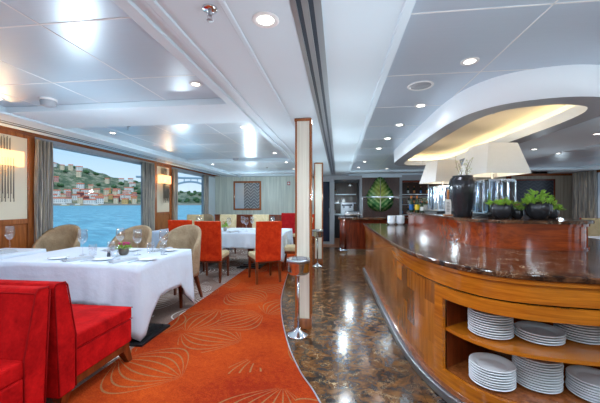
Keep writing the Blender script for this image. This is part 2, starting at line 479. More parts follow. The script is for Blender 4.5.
bmesh.ops.translate(f.bm, verts=[v for v in g['geom'] if isinstance(v, bmesh.types.BMVert)], vec=(0, 0, -.1))
struct(f.build('floor', ['carpet_orange', 'carpet_grey', 'marble_floor', 'wood_floor_plain']))
# brass strip where carpet meets marble
sp = [e for e in edge if e[1] > 0]
o1, o2 = offset(sp, .006), offset(sp, -.006)
f = MB()
for i in range(len(sp)-1):
    f.quad([(*o2[i], .003), (*o1[i], .003), (*o1[i+1], .003), (*o2[i+1], .003)], 0)
struct(f.build('trim_1', 'brushed_steel'))

# ------------------------------------------------------------------ ceiling
f = MB()
f.box(-.97, .33, YF, YB, ZC, 2.5, 0)                 # centre strip
f.box(-3.36, -.97, YF, YB, ZP, 2.5, 1)               # left tray of metal panels
f.box(-3.95, -3.36, YF, YB, ZC, 2.5, 0)
f.box(XL-.2, -3.95, YF, YB, ZW, 2.5, 0)
f.box(.33, 2.75, YF, YB, ZP, 2.5, 2)                 # right panels
f.box(2.75, 4.0, YF, YB, ZC, 2.5, 0)
f.box(4.0, 6.4, YF, YB, ZP, 2.5, 2)
f.box(6.4, XR+.2, YF, YB, ZC, 2.5, 0)
f.box(-1.2, XR, YB, Y9, 2.2, 2.5, 0)
for y0, y1 in ((-2.3, -1.7), (2.76, 3.42), (6.55, 6.8), (9.1, 9.4)):   # cross beams of the left tray
    f.box(-3.36, -.97, y0, y1, ZC, ZP, 0)
f.box(-3.36, -.97, 10.1, YB, ZC, ZP, 0)
for y0, y1 in ((-2.3, -1.7), (5.6, 5.85), (9.2, 9.5)):
    f.box(4.0, 6.4, y0, y1, ZC, ZP, 0)
f.box(.33, 2.75, 9.25, 9.6, ZC, ZP, 0)
struct(f.build('ceiling', ['white_paint', 'ceiling_metal', 'ceiling_metal_dark'], bevel=.006))
f = MB()                                              # joints between ceiling panels
for x in (-1.62, -2.30, -2.97):
    f.box(x-.004, x+.004, YF, YB, ZP-.002, ZP+.004)
yy = -2.95
for y in [-2.9, -1.5, -.75, 0, .75, 1.51, 2.25, 4.15, 4.9, 5.65, 7.5, 8.3]:
    f.box(-3.36, -.97, y-.006, y+.006, ZP-.002, ZP+.004)
struct(f.build('trim_2', 'plastic_white'))
f = MB()
f.box(1.046, 1.054, YF, 9.25, ZP-.002, ZP+.004); f.box(5.2, 5.208, YF, YB, ZP-.002, ZP+.004)
for k in range(16):
    y = -3.08+.79*k
    if y < 9.2: f.box(.33, 2.75, y-.005, y+.005, ZP-.002, ZP+.004)
    f.box(4.0, 6.4, y-.005, y+.005, ZP-.002, ZP+.004)
struct(f.build('trim_3', 'plastic_white'))
f = MB()                                              # moulding along the tray and lip by the right panels
f.box(-1.0, -.93, YF, YB, ZC-.02, ZC+.01); f.box(-.86, -.82, YF, YB, ZC-.014, ZC+.01); f.box(-.54, -.51, YF, YB, ZC-.01, ZC+.01)
f.box(.30, .35, YF, 9.25, ZC-.012, ZP-.01); f.box(-3.40, -3.33, YF, YB, ZC-.02, ZC+.01)
struct(f.build('trim_4', 'white_paint', bevel=.006))
f = MB()                                              # partition track
for x0, x1 in ((-.215, -.19), (-.165, -.135), (-.11, -.075)):
    f.box(x0, x1, YF, 9.9, ZC-.016, ZC+.004, 0)
f.box(-.19, -.165, YF, 9.9, ZC-.003, ZC+.002, 1); f.box(-.135, -.11, YF, 9.9, ZC-.003, ZC+.002, 1)
struct(f.build('trim_5', ['brushed_steel', 'dark_slot']))
f = MB()                                              # air slot in the window soffit
f.box(-3.80, -3.76, YF, 9.9, ZC-.004, ZC+.002, 0); f.box(-3.70, -3.68, YF, 9.9, ZC-.004, ZC+.002, 0)
struct(f.build('trim_6', 'dark_slot'))

# ------------------------------------------------------------------ left wall
ZS, ZH = .45, 2.27            # sill and head of the windows
winL = [(-3.3, -1.2), (-.6, 1.0), (1.5, 2.7), (4.02, 6.6), (7.7, 9.75)]
f = MB()
def wall_x(f, x0, x1, wins, ya, yb, zs, zh, mi=0):
    f.box(x0, x1, ya, yb, -.1, zs, mi); f.box(x0, x1, ya, yb, zh, 2.5, mi)
    y = ya
    for a, b in wins:
        f.box(x0, x1, y, a, zs, zh, mi); y = b
    f.box(x0, x1, y, yb, zs, zh, mi)
wall_x(f, XL-.12, XL, winL, YF-.1, YB+.1, ZS, ZH)
struct(f.build('wall_left', 'wood_wainscot'))
f = MB(); f.box(XL, XL+.075, YF, YB, 2.30, ZW)
struct(f.build('trim_7', 'wood_rail', bevel=.005))
f = MB(); f.box(XL, XL+.06, YF, YB, 2.25, 2.30)       # pale pelmet over the windows
for a, b in ((2.85, 4.0), (6.95, 7.65)): pass
struct(f.build('trim_8', 'grey_paint', bevel=.004))
f = MB(); f.box(XL, XL+.09, 9.86, YB, 0, 2.25)
struct(f.build('trim_9', 'white_paint', bevel=.004))
def window(i, x, side, a, b, zs, zh):
    t = .05
    f = MB(); xi = x+.02*side; xo = x-.1*side; xa, xb = min(xi, xo), max(xi, xo)
    f.box(xa, xb, a, a+t, zs, zh); f.box(xa, xb, b-t, b, zs, zh)
    f.box(xa, xb, a+t, b-t, zs, zs+t); f.box(xa, xb, a+t, b-t, zh-t, zh)
    o = struct(f.build('window_%d' % i, 'grey_paint', bevel=.004))
    g = MB(); xm = x-.05*side; g.box(xm-.004, xm+.004, a+t, b-t, zs+t, zh-t)
    g.build('pane', 'window_glass', o)
for i, (a, b) in enumerate(winL): window(i+1, XL, 1, a, b, ZS, ZH)

# framed cream panels with sconces
def wall_panel(y0, y1, idx):
    f = MB(); fx = XL+.045
    f.box(XL+.04, XL+.055, y0+.09, y1-.09, 1.13, 2.25, 0)
    struct(f.build('trim_%d' % idx, 'cream_panel'))
    f = MB()
    f.box(XL+.0, XL+.07, y0, y0+.10, 0.0, 2.30); f.box(XL+.0, XL+.07, y1-.10, y1, 0.0, 2.30)
    f.box(XL+.0, XL+.07, y0+.10, y1-.10, 2.25, 2.30); f.box(XL+.0, XL+.07, y0+.10, y1-.10, 1.07, 1.14)
    f.box(XL+.0, XL+.05, y0+.10, y1-.10, 0, 1.07)
    struct(f.build('trim_%d' % (idx+1), 'wood_post', bevel=.006))
wall_panel(2.8, 3.92, 10); wall_panel(6.82, 7.58, 12)

def sconce(y, label, w):
    e = empty('wall_sconce', label, 'wall lamp', (XL+.055, y, 1.94), 0, None)
    f = MB(); f.box(0, .02, -w*.4, w*.4, -.06, .07); f.build('back_plate', 'brushed_steel', e, bevel=.003)
    f = MB()                                           # glass band bent around the bulb
    pts = [(.005, -w/2), (.10, -w/2), (.10, w/2), (.005, w/2)]
    for a, b in zip(pts, pts[1:]):
        f.quad([(a[0], a[1], -.10), (b[0], b[1], -.10), (b[0], b[1], .10), (a[0], a[1], .10)])
    so = f.build('shade', 'sconce_shade', e, norm=False); m = so.modifiers.new('t', 'SOLIDIFY'); m.thickness = .004
    f = MB(); f.cyl((.05, 0, -.03), (.05, 0, .05), .016); f.build('bulb', 'sconce_bulb', e)
    f = MB()
    for k in range(23):
        yy = (k-11)*w*.028
        l = .42+.06*math.sin(k*2.1)
        f.cyl((.085+.012*(k % 2), yy, -.09-l), (.085+.012*(k % 2), yy, .0), .0038, seg=5)
        f.ball((.085+.012*(k % 2), yy, -.09-l), .008)
        f.cyl((.03+.01*(k % 2), yy, .08), (.03+.01*(k % 2), yy, .26+.015*(k % 3)), .003, seg=5)
    tag(f.build('chain_fringe', 'rope_dark', e), None, None, None, 'stuff')
    l = bpy.data.lights.new('sconce_light', 'POINT'); l.energy = 4; l.color = (1, .68, .36); l.shadow_soft_size = .05
    lo = bpy.data.objects.new('sconce_light', l); col.objects.link(lo); lo.location = (XL+.055+.14, y, 1.94)
    return e
sconce(3.38, 'glowing wall lamp with hanging chain fringe on the cream panel at the left edge', .62)
sconce(7.18, 'glowing wall lamp with dark chain fringe on the narrow panel between the two windows', .42)

# curtains
def curtain(name_label, x, y0, y1, side, z0=.08, z1=2.26):
    f = MB(); n = 48; rows = 6; g = []
    for j in range(rows+1):
        z = z0+(z1-z0)*j/rows; row = []
        for i in range(n+1):
            t = i/n; y = y0+(y1-y0)*t
            amp = .035*(1.0-.25*j/rows)
            xx = x+side*(.07+amp*math.sin(t*math.pi*2*5+.4*math.sin(j))+.012*math.sin(t*31))
            row.append(f.bm.verts.new((xx, y+.01*math.sin(j*1.3+t*9), z)))
        g.append(row)
    for j in range(rows):
        for i in range(n):
            fc = f.bm.faces.new([g[j][i], g[j][i+1], g[j+1][i+1], g[j+1][i]]); fc.smooth = True
    o = f.build('curtain', 'curtain_fabric', None, norm=False)
    m = o.modifiers.new('t', 'SOLIDIFY'); m.thickness = .006
    tag(o, name_label, 'curtain'); return o
curtain('grey shimmering curtain at the left edge of the near window beside the sconce panel', XL+.04, 3.88, 4.16, 1)
curtain('grey curtain at the right edge of the near window before the narrow sconce panel', XL+.04, 6.28, 6.76, 1)
curtain('grey curtain between the narrow sconce panel and the far window', XL+.04, 7.58, 7.76, 1)
curtain('dark grey curtain at the far window beside the white pier in the corner', XL+.04, 9.42, 9.74, 1)

# ------------------------------------------------------------------ back wall (two parts around the pantry opening)
f = MB(); f.box(XL-.1, -.62, YB, YB+.12, -.1, 2.5)
struct(f.build('wall_back', 'wallpaper_green'))
f = MB(); f.box(XL, -.62, YB-.05, YB, 2.30, ZW); struct(f.build('trim_14', 'wood_rail', bevel=.004))
f = MB(); f.box(XL+.05, -.62, YB-.03, YB, 0, .93); f.box(XL+.05, -.62, YB-.07, YB, .93, .97)
struct(f.build('trim_15', 'wood_wainscot', bevel=.004))
# right part: grey wallpaper
f = MB(); f.box(4.3, XR+.1, YB, YB+.12, -.1, 2.5)
struct(f.build('wall_back.001', 'wallpaper_grey'))
f = MB(); f.box(.78, 1.98, YB-.02, YB+.12, 0, 2.2); struct(f.build('wall_back.002', 'wood_dark'))
f = MB(); f.box(-.62, 5.2, Y9, Y9+.1, 0, 2.5); struct(f.build('wall_far', 'wood_back'))
f = MB(); f.box(-.62, -.56, YB, Y9, 0, 2.5); struct(f.build('wall_pantry_left', 'dark_interior'))
f = MB(); f.box(.78, .84, YB+.12, Y9, 0, 2.5); struct(f.build('wall_pantry_right', 'grey_paint'))
f = MB(); f.box(4.3, 4.36, YB+.12, Y9, 0, 2.5); struct(f.build('wall_bar_right', 'wood_back'))
f = MB(); f.box(-.62, .78, YB-.04, YB+.1, 2.14, 2.27); f.box(-.62, -.56, YB-.04, YB+.08, 0, 2.14); f.box(-.24, -.12, YB-.04, YB+.08, 0, 2.14); f.box(.70, .78, YB-.06, YB+.08, 0, 2.14)
struct(f.build('trim_16', 'grey_paint', bevel=.004))
f = MB(); f.box(1.98, 2.06, YB-.04, YB+.1, 0, 2.2); f.box(2.06, 4.3, YB-.04, YB+.1, 2.10, 2.27)
struct(f.build('trim_17', 'grey_paint', bevel=.004))
f = MB(); f.box(2.06, 4.3, YB+.02, YB+.1, 2.03, 2.10); f.box(2.06, 4.3, YB, YB+.1, 0, .95); f.box(5.2, 5.34, YB-.06, YB, 0, 2.27)
struct(f.build('trim_18', 'wood_desk', bevel=.004))
# glazed door left of the pantry
f = MB(); f.box(-.56, -.24, YB, YB+.05, 0, 2.14)
d = struct(f.build('door_1', 'grey_paint'))
f = MB(); f.box(-.52, -.28, YB-.012, YB+.0, .08, 2.08); f.build('glass_panel', 'dark_blue_glass', d)
f = MB(); f.cyl((-.29, YB-.04, .95), (-.29, YB-.04, 1.2), .01); f.build('handle', 'chrome', d)

# right wall
winR = [(-3.3, -1.2), (-.6, 1.6), (2.2, 4.4), (5.0, 6.8), (7.4, 9.5)]
f = MB(); wall_x(f, XR, XR+.12, winR, YF-.1, YB+.1, ZS, ZH); struct(f.build('wall_right', 'wood_wainscot'))
for i, (a, b) in enumerate(winR): window(i+6, XR, -1, a, b, ZS, ZH)
f = MB(); f.box(XR-.05, XR, YF, YB, 2.2, ZC); struct(f.build('trim_19', 'wood_rail'))
f = MB(); f.box(4.36, XR-.05, YB-.05, YB, 2.2, ZC); struct(f.build('trim_20', 'wood_rail'))
curtain('dark grey curtain in the far right corner beyond the buffet', XR-.05, 9.35, 10.25, -1)
f = MB(); f.box(XL-.2, XR+.2, YF-.12, YF, -.1, 2.5); struct(f.build('wall_front', 'cream_panel'))

# ------------------------------------------------------------------ pictures
f = MB(); fx0, fx1, fz0, fz1 = -3.58, -2.63, 1.08, 2.12
e = empty('framed_mirror', 'wood framed mirror and zigzag panel on the green back wall', 'wall mirror', ((fx0+fx1)/2, YB, 1.62))
def frame_parts(e, w, h, mats, split=None, t=.06, fr='wood_post'):
    f = MB(); f.box(-w/2, w/2, -.035, 0, -h/2, -h/2+t); f.box(-w/2, w/2, -.035, 0, h/2-t, h/2); f.box(-w/2, -w/2+t, -.035, 0, -h/2+t, h/2-t); f.box(w/2-t, w/2, -.035, 0, -h/2+t, h/2-t)
    f.build('frame', fr, e, bevel=.004)
    if split is not None:
        f = MB(); f.box(-w/2+t, split, -.015, -.002, -h/2+t, h/2-t); f.build('mirror', mats[0], e)
        f = MB(); f.box(split, w/2-t, -.018, -.002, -h/2+t, h/2-t); f.build('patterned_panel', mats[1], e)
    else:
        f = MB(); f.box(-w/2+t, w/2-t, -.015, -.002, -h/2+t, h/2-t); f.build('patterned_panel', mats[0], e)
frame_parts(e, .98, 1.0, ('mirror_panel', 'zigzag_panel'), -.12)
e = empty('wall_art', 'dark zigzag panel in a reddish wood frame behind the buffet plants', 'wall panel', (6.0, YB, 1.45))
frame_parts(e, 1.2, 1.3, ('dark_zigzag_panel',), None, .04, 'wood_desk')
# alarm box
e = empty('fire_alarm', 'small red and white alarm box on the green back wall', 'alarm', (-1.66, YB, 2.03))
f = MB(); f.box(-.05, .05, -.03, 0, -.06, .06); f.build('housing', 'plastic_red', e, bevel=.006)
f = MB(); f.box(-.03, .03, -.036, -.03, -.03, .03); f.build('push_plate', 'plastic_white', e)
# leaf sculpture
def leaf_outline():
    pts = []
    for (x, z) in [(0, -.52), (.14, -.50), (.26, -.44), (.36, -.36), (.42, -.24), (.40, -.12), (.46, -.02), (.40, .08), (.38, .16), (.30, .24), (.26, .34), (.20, .42), (.15, .52), (.06, .60), (0, .62)]:
        pts.append((x, z))
    return pts
L = leaf_outline(); full = L+[(-x, z) for x, z in reversed(L[1:-1])]
e = empty('leaf_sculpture', 'large green and yellow leaf shaped wall sculpture on the dark wood panel', 'wall art', (1.36, YB-.03, 1.60))
f = MB(); c0 = f.bm.verts.new((0, -.10, .0)); ring = [f.bm.verts.new((x, -.03-.02*math.sin(i*1.7), z)) for i, (x, z) in enumerate(full)]
mid = [f.bm.verts.new((x*.55, -.085+.012*(i % 2), z*.55)) for i, (x, z) in enumerate(full)]
bk = f.bm.verts.new((0, -.0, 0)); k = len(ring)
for i in range(k):
    j = (i+1) % k
    for fc in (f.bm.faces.new([ring[i], ring[j], mid[j], mid[i]]), f.bm.faces.new([mid[i], mid[j], c0]), f.bm.faces.new([ring[j], ring[i], bk])): fc.smooth = True
f.build('blade', 'leaf_enamel', e)
f = MB(); f.tube([(0, -.06, -.5), (0, -.112, -.2), (0, -.112, .2), (0, -.06, .6)], [.012, .016, .014, .006]); f.build('midrib', 'blossom_white', e)

# ------------------------------------------------------------------ columns
colm = empty('column', 'near square column with cream faces and wood corner strips beside the chrome stand', 'column', (-.375, 3.40, 0))
w, dp, hh = .0775, .07, ZC
f = MB(); f.box(-w, w, -dp, dp, 0, hh); f.build('core', 'column_cream', colm)
f = MB()
for sx in (-1, 1):
    for sy in (-1, 1):
        f.box(sx*w-.009, sx*w+.011, sy*dp-.009, sy*dp+.011, .11, hh-.03)
f.build('corner_strips', 'wood_post', colm, bevel=.003)
f = MB(); f.box(-w-.016, w+.016, -dp-.016, dp+.016, 0, .11); f.build('base', 'wood_post', colm, bevel=.003)
f = MB(); f.box(-w-.016, w+.016, -dp-.016, dp+.016, hh-.03, hh-.001); f.build('cap', 'wood_post', colm, bevel=.003)
dup(colm, (-.44, 7.05, 0), 0, 'farther square cream column with wood corners, behind the near column', None, (1.1, 1, 1))

# chrome stands with a ring cooler
st = empty('cooler_stand', 'chrome', 'stand')
f = MB(); f.lathe([(0, 0), (.115, 0), (.118, .008), (.108, .016), (.06, .034), (.03, .06), (.016, .075), (0, .075)], 32); f.build('base', 'chrome', st)
f = MB(); f.cyl((0, 0, .06), (0, 0, .63), .014, seg=16); f.build('pole', 'chrome', st)
f = MB(); f.lathe([(0, .62), (.09, .625), (.108, .64), (.113, .66), (.113, .78), (.116, .784), (.108, .784), (.106, .66), (.09, .64), (0, .636)], 32); f.build('bucket_holder', 'chrome', st)
f = MB(); f.lathe([(.117, .748), (.121, .748), (.121, .786), (.117, .786), (.117, .748)], 32); f.build('rim_band', 'brushed_steel', st)
S = First(st)
S.put((-.405, 3.16, 0), 0, 'chrome stand with ring holder in front of the near cream column')
S.put((-.44, 6.66, 0), 0, 'chrome stand with ring holder in front of the farther cream column')

# ------------------------------------------------------------------ buffet island
cx = 1.73
half = [(.50, 6.35), (.515, 5.2), (.53, 4.3), (.555, 3.3), (.60, 2.72), (.69, 2.32), (.84, 2.04), (1.05, 1.90), (1.36, 1.84), (cx, 1.825)]
def mirror(h): return h+[(2*cx-x, y) for x, y in reversed(h[:-1])]
out = catmull(mirror(half), 8)                         # from far left, round the near end, to far right
def ring_closed(pl): return pl
isl = empty('buffet_island', 'long curved wooden buffet counter with brown marble worktop and raised wooden tier', 'buffet counter', (cx, 4.0, 0))
def bl(f, name, mat, **kw):
    bmesh.ops.remove_doubles(f.bm, verts=f.bm.verts, dist=.0004)
    o = f.build(name, mat, isl, **kw); o.location = (-cx, -4.0, 0); return o
def closed_prism(name, mat, poly, z0, z1, bevel=0):
    f = MB(); f.prism(poly, z0, z1); return bl(f, name, mat, bevel=bevel)
closed_prism('worktop', 'marble_top', out, .915, .95, .008)
def strip(f, pl, z0, z1, uvl, mi=0):
    """vertical band along a plan line, with UVs in metres"""
    s = 0
    for a, b in zip(pl, pl[1:]):
        l = math.hypot(b[0]-a[0], b[1]-a[1])
        fc = f.bm.faces.new([f.bm.verts.new((*a, z0)), f.bm.verts.new((*b, z0)), f.bm.verts.new((*b, z1)), f.bm.verts.new((*a, z1))])
        fc.material_index = mi; fc.smooth = True
        for lp, uvv in zip(fc.loops, ((s, z0), (s+l, z0), (s+l, z1), (s, z1))): lp[uvl].uv = uvv
        s += l
body = offset(out, .05); inner = offset(out, .075)
# niche range along the plan line
i0 = min(range(len(body)), key=lambda i: abs(body[i][1]-2.30) if body[i][0] < cx else 9)
i1 = min(range(len(body)), key=lambda i: abs(body[i][1]-2.02)+abs(body[i][0]-2.45))
ZN0, ZN1, ZSH = .185, .685, .455
LN = [.77]
f = MB(); uvl = f.bm.loops.layers.uv.new('UVMap')
strip(f, body[:i0-1], .07, .765, uvl); bl(f, 'side_panel', 'veneer_blocks', norm=False)
f = MB(); uvl = f.bm.loops.layers.uv.new('UVMap'); strip(f, body[i1+2:], .07, .765, uvl); bl(f, 'side_panel', 'veneer_blocks', norm=False)
f = MB(); uvl = f.bm.loops.layers.uv.new('UVMap')
strip(f, offset(out, .042), .775, .885, uvl); strip(f, offset(out, .02), .888, .915, uvl)
bl(f, 'upper_band', 'veneer_band', norm=False)
f = MB(); uvl = f.bm.loops.layers.uv.new('UVMap')      # frame round the shelves
seg = body[i0-2:i1+3]; 
strip(f, seg, ZN1, .765, uvl); strip(f, seg, .07, ZN0, uvl); strip(f, body[i0-2:i0+1], ZN0, ZN1, uvl); strip(f, body[i1:i1+3], ZN0, ZN1, uvl)
fo = bl(f, 'shelf_frame', 'veneer_band', norm=False)
m = fo.modifiers.new('t', 'SOLIDIFY'); m.thickness = .025; m.offset = 1
m = fo.modifiers.new('e', 'EDGE_SPLIT'); m.split_angle = R(35)
f = MB(); f.prism(offset(out, .072), .10, .12); f.prism(offset(out, .072), .764, .776); 
bl(f, 'carcass', 'wood_dark')
f = MB(); f.prism(offset(out, -.005), 0, .06); bl(f, 'plinth', 'brushed_steel', bevel=.006)
f = MB(); f.prism(offset(out, .02), .06, .10); bl(f, 'base_moulding', 'wood_post', bevel=.006)
# niche interior
backl = offset(out, .62)
def ann(f, ia, ib, z0, z1, d0, d1):
    A = offset(out, d0)[ia:ib+1]; B = [(a[0]*.0+b[0], b[1]) for a, b in zip(A, nb[ia:ib+1])]
    f.prism(A+list(reversed(B)), z0, z1)
nb = [(cx+(x-cx)*.55, max(y, 0)+.0 if False else 2.62) for x, y in out]
f = MB(); ann(f, i0-1, i1+1, ZN0-.02, ZN0, .06, 0); bl(f, 'bottom_board', 'wood_post')
f = MB(); ann(f, i0-1, i1+1, ZSH, ZSH+.022, .055, 0); bl(f, 'shelf', 'veneer_band')
f = MB(); ann(f, i0-1, i1+1, ZN1+.01, ZN1+.03, .07, 0); bl(f, 'top_board', 'wood_post')
f = MB(); A = offset(out, .06); B = nb
f.prism([A[i0], A[i0+1] if False else (A[i0][0]+.012, A[i0][1]+.01), (B[i0][0]+.01, 2.62), (B[i0][0]-.02, 2.62)], ZN0, ZN1)
f.prism([(A[i1][0]-.012, A[i1][1]+.01), A[i1], (B[i1][0]+.02, 2.62), (B[i1][0]-.01, 2.62)], ZN0, ZN1)
f.box(B[i0][0]-.02, B[i1][0]+.02, 2.60, 2.64, ZN0, ZN1)
bl(f, 'shelf_lining', 'wood_wainscot')
# dark vertical joints between panels
for k in list(range(3, i0-8, 9))+[i0-2]:
    p, q = offset(out, .049)[k], offset(out, .049)[k+1]
    dx, dy = q[0]-p[0], q[1]-p[1]; l = math.hypot(dx, dy); dx, dy = dx/l*.003, dy/l*.003
    f = MB(); f.prism([(p[0]-.0, p[1]), (p[0]+dx, p[1]+dy), (p[0]+dx+.01, p[1]+dy+.003), (p[0]+.01, p[1])], .07, .765)
    bl(f, 'panel_joint', 'black_metal')
# raised tier
tl = [(1.25, 5.75), (1.25, 4.6), (1.26, 3.7), (1.275, 3.3), (1.33, 3.08), (1.46, 2.95), (1.7, 2.89), (cx+.0, 2.885)]
th = [(1.25, 5.75), (1.25, 4.6), (1.255, 3.6), (1.28, 3.2), (1.37, 3.02), (1.52, 2.93), (1.73, 2.90), (1.94, 2.89), (2.08, 2.93), (2.17, 3.02), (2.2, 3.2), (2.2, 4.6), (2.2, 5.75)]
tier = catmull(th, 6)
closed_prism('tier_body', 'wood_tier', tier, .95, 1.175)
closed_prism('tier_lower_moulding', 'wood_tier', offset(tier, -.012), .95, .965, .003)
closed_prism('tier_upper_moulding', 'wood_tier', offset(tier, -.016), 1.148, 1.176, .003)
closed_prism('tier_top', 'marble_top', offset(tier, -.045), 1.176, 1.203, .006)

# ------------------------------------------------------------------ plates
pl0 = empty('dinner_plate', '', 'plate')
f = MB(); f.lathe([(0, .003), (.072, .003), (.078, 0), (.084, .002), (.118, .014), (.130, .0200), (.1320, .0225), (.130, .0255), (.126, .0255), (.112, .0205), (.094, .0135), (.086, .0065), (.078, .0050), (0, .0045)], 72)
f.build('dish', 'porcelain', pl0)
bpy.data.objects['dish'].name = 'dish'
# a plate is one mesh
dish = [c for c in pl0.children][0]; dish.parent = None; bpy.data.objects.remove(pl0); dish.name = 'dinner_plate'; dish['category'] = 'plate'
P = First(dish)
def stack(x, y, z, n, where, grp):
    for i in range(n):
        lab = ('white dinner plate on top of ' if i == n-1 else 'white dinner plate below the top in ')+where
        P.put((x+rnd.uniform(-.002, .002), y+rnd.uniform(-.002, .002), z+.001+i*.0158), 0, lab, grp if i < n-1 else None)
zs1, zs0 = ZSH+.022, ZN0
stack(1.005, 2.205, zs1, 10, 'the tall left stack on the upper shelf', 'plates of the upper left stack')
stack(1.275, 2.155, zs1, 4, 'the low middle stack on the upper shelf', 'plates of the upper middle stack')
stack(1.545, 2.205, zs1, 12, 'the tall right stack on the upper shelf', 'plates of the upper right stack')
stack(.99, 2.15, zs0, 8, 'the left stack on the lower shelf', 'plates of the lower left stack')
stack(1.265, 2.16, zs0, 12, 'the tall middle stack on the lower shelf', 'plates of the lower middle stack')
stack(1.535, 2.075, zs0, 7, 'the right stack on the lower shelf', 'plates of the lower right stack')

# bowls stacked at the far end of the worktop
f = MB(); f.lathe([(0, .0), (.04, .0), (.045, .004), (.068, .03), (.078, .052), (.075, .052), (.064, .03), (.04, .008), (0, .006)], 24)
bw = f.build('bowl', 'porcelain'); bw['category'] = 'bowl'; BW = First(bw)
for (x, y, nm) in ((1.0, 6.0, 'left'), (1.165, 6.03, 'right')):
    for i in range(7):
        BW.put((x, y, .95+i*.02), 0, ('white bowl on top of the ' if i == 6 else 'white bowl lower in the ')+nm+' stack at the far end of the worktop', ('bowls of the %s stack' % nm) if i < 6 else None)

# ------------------------------------------------------------------ table lamps on the tier
ZT = 1.203
lamp = empty('table_lamp', '', 'table lamp')
f = MB(); f.box(-.19, .19, -.19, .19, 0, .035); f.build('base', 'black_metal', lamp, bevel=.004)
f = MB(); f.box(-.165, .165, -.165, .165, .035, .05); f.build('tray', 'chrome', lamp, bevel=.002)
for sx in (-1, 1):
    for sy in (-1, 1):
        f = MB(); x0, y0 = sx*.105, sy*.105; a = .045
        for px, py in ((-a, -a), (a, -a), (a, a), (-a, a)):
            f.box(x0+px-.007, x0+px+.007, y0+py-.007, y0+py+.007, .05, .40)
        f.box(x0-a, x0+a, y0-a, y0+a, .05, .065); f.box(x0-a, x0+a, y0-a, y0+a, .385, .40)
        o = f.build('pillar_frame', 'chrome', lamp)
        f = MB(); f.box(x0-a+.004, x0+a-.004, y0-a+.004, y0+a-.004, .066, .384); f.build('glass_core', 'lamp_glass', o)
f = MB(); f.box(-.15, .15, -.15, .15, .40, .412); f.build('top_plate', 'chrome', lamp, bevel=.002)
f = MB(); f.cyl((0, 0, .05), (0, 0, .62), .012); f.build('stem', 'chrome', lamp)
f = MB(); f.ball((0, 0, .60), .045, 2); f.build('bulb', 'lamp_glow', lamp)
f = MB(); bz, tz, bw_, tw = .465, .80, .25, .165
for (a, b) in (((-1, -1), (1, -1)), ((1, -1), (1, 1)), ((1, 1), (-1, 1)), ((-1, 1), (-1, -1))):
    f.quad([(a[0]*bw_, a[1]*bw_, bz), (b[0]*bw_, b[1]*bw_, bz), (b[0]*tw, b[1]*tw, tz), (a[0]*tw, a[1]*tw, tz)])
bmesh.ops.remove_doubles(f.bm, verts=f.bm.verts, dist=.001)
sh = f.build('lamp_shade', 'lampshade_cloth', lamp, norm=True); m = sh.modifiers.new('t', 'SOLIDIFY'); m.thickness = .004; m.offset = 0
f = MB(); f.box(-.165, .165, -.004, .004, .790, .796); f.box(-.004, .004, -.165, .165, .790, .796); f.cyl((0, 0, .6), (0, 0, .80), .005); f.build('shade_spider', 'chrome', lamp)
LP = First(lamp)
lamps = [((1.72, 3.72, ZT), 'nearer table lamp with white tapered square shade and chrome and glass pillars'),
         ((1.60, 5.02, ZT), 'farther table lamp with white square shade, behind the tall black vase')]
for p, lab in lamps:
    LP.put(p, R(12), lab)
    l = bpy.data.lights.new('lamp_light', 'POINT'); l.energy = 2.2; l.color = (1, .8, .55); l.shadow_soft_size = .05
    lo = bpy.data.objects.new('lamp_light', l); col.objects.link(lo); lo.location = (p[0], p[1], p[2]+.67)

# black vase with dry twigs
e = empty('floor_vase', 'tall black ribbed vase with bare twigs between the two table lamps', 'vase', (1.375, 3.64, ZT)); e.name = 'tall_vase'
prof = [(0, 0), (.085, 0), (.09, .01), (.10, .08), (.118, .2), (.132, .32), (.134, .38), (.122, .425), (.10, .445), (.108, .452), (.10, .455), (.09, .43), (.1, .3), (0, .28)]
f = MB(); f.lathe(prof, 36)
for v in f.bm.verts:
    r = math.hypot(v.co.x, v.co.y)
    if r > .06 and .02 < v.co.z < .43:
        a = math.atan2(v.co.y, v.co.x); k = 1+.03*math.sin(a*12); v.co.x *= k; v.co.y *= k
f.build('body', 'ceramic_black', e)
def twigs(e, n, h, spread, z, mat='twig', bud=None):
    f = MB(); g = MB()
    for i in range(n):
        a = rnd.uniform(0, 6.28); s = rnd.uniform(.3, 1)*spread; hh = h*rnd.uniform(.7, 1)
        p = [(0, 0, z)]
        for k in range(1, 6):
            t = k/5; p.append((math.cos(a+.3*t)*s*t+rnd.uniform(-.008, .008), math.sin(a+.3*t)*s*t+rnd.uniform(-.008, .008), z+hh*t))
        f.tube(p, [.003*(1-.6*k/5) for k in range(6)], 5)
        for k in range(2, 6):
            q = Vector(p[k]); d = Vector((rnd.uniform(-1, 1), rnd.uniform(-1, 1), 1)).normalized()*.05
            f.tube([q, q+d], [.0018, .001], 4)
            if bud: g.ball(q+d, .009, 1)
    f.build('twigs', mat, e)
    if bud: tag(g.build('buds', bud, e), None, None, None, 'stuff')
    else: g.bm.free()
twigs(e, 7, .30, .13, .36, 'twig', 'blossom_white')

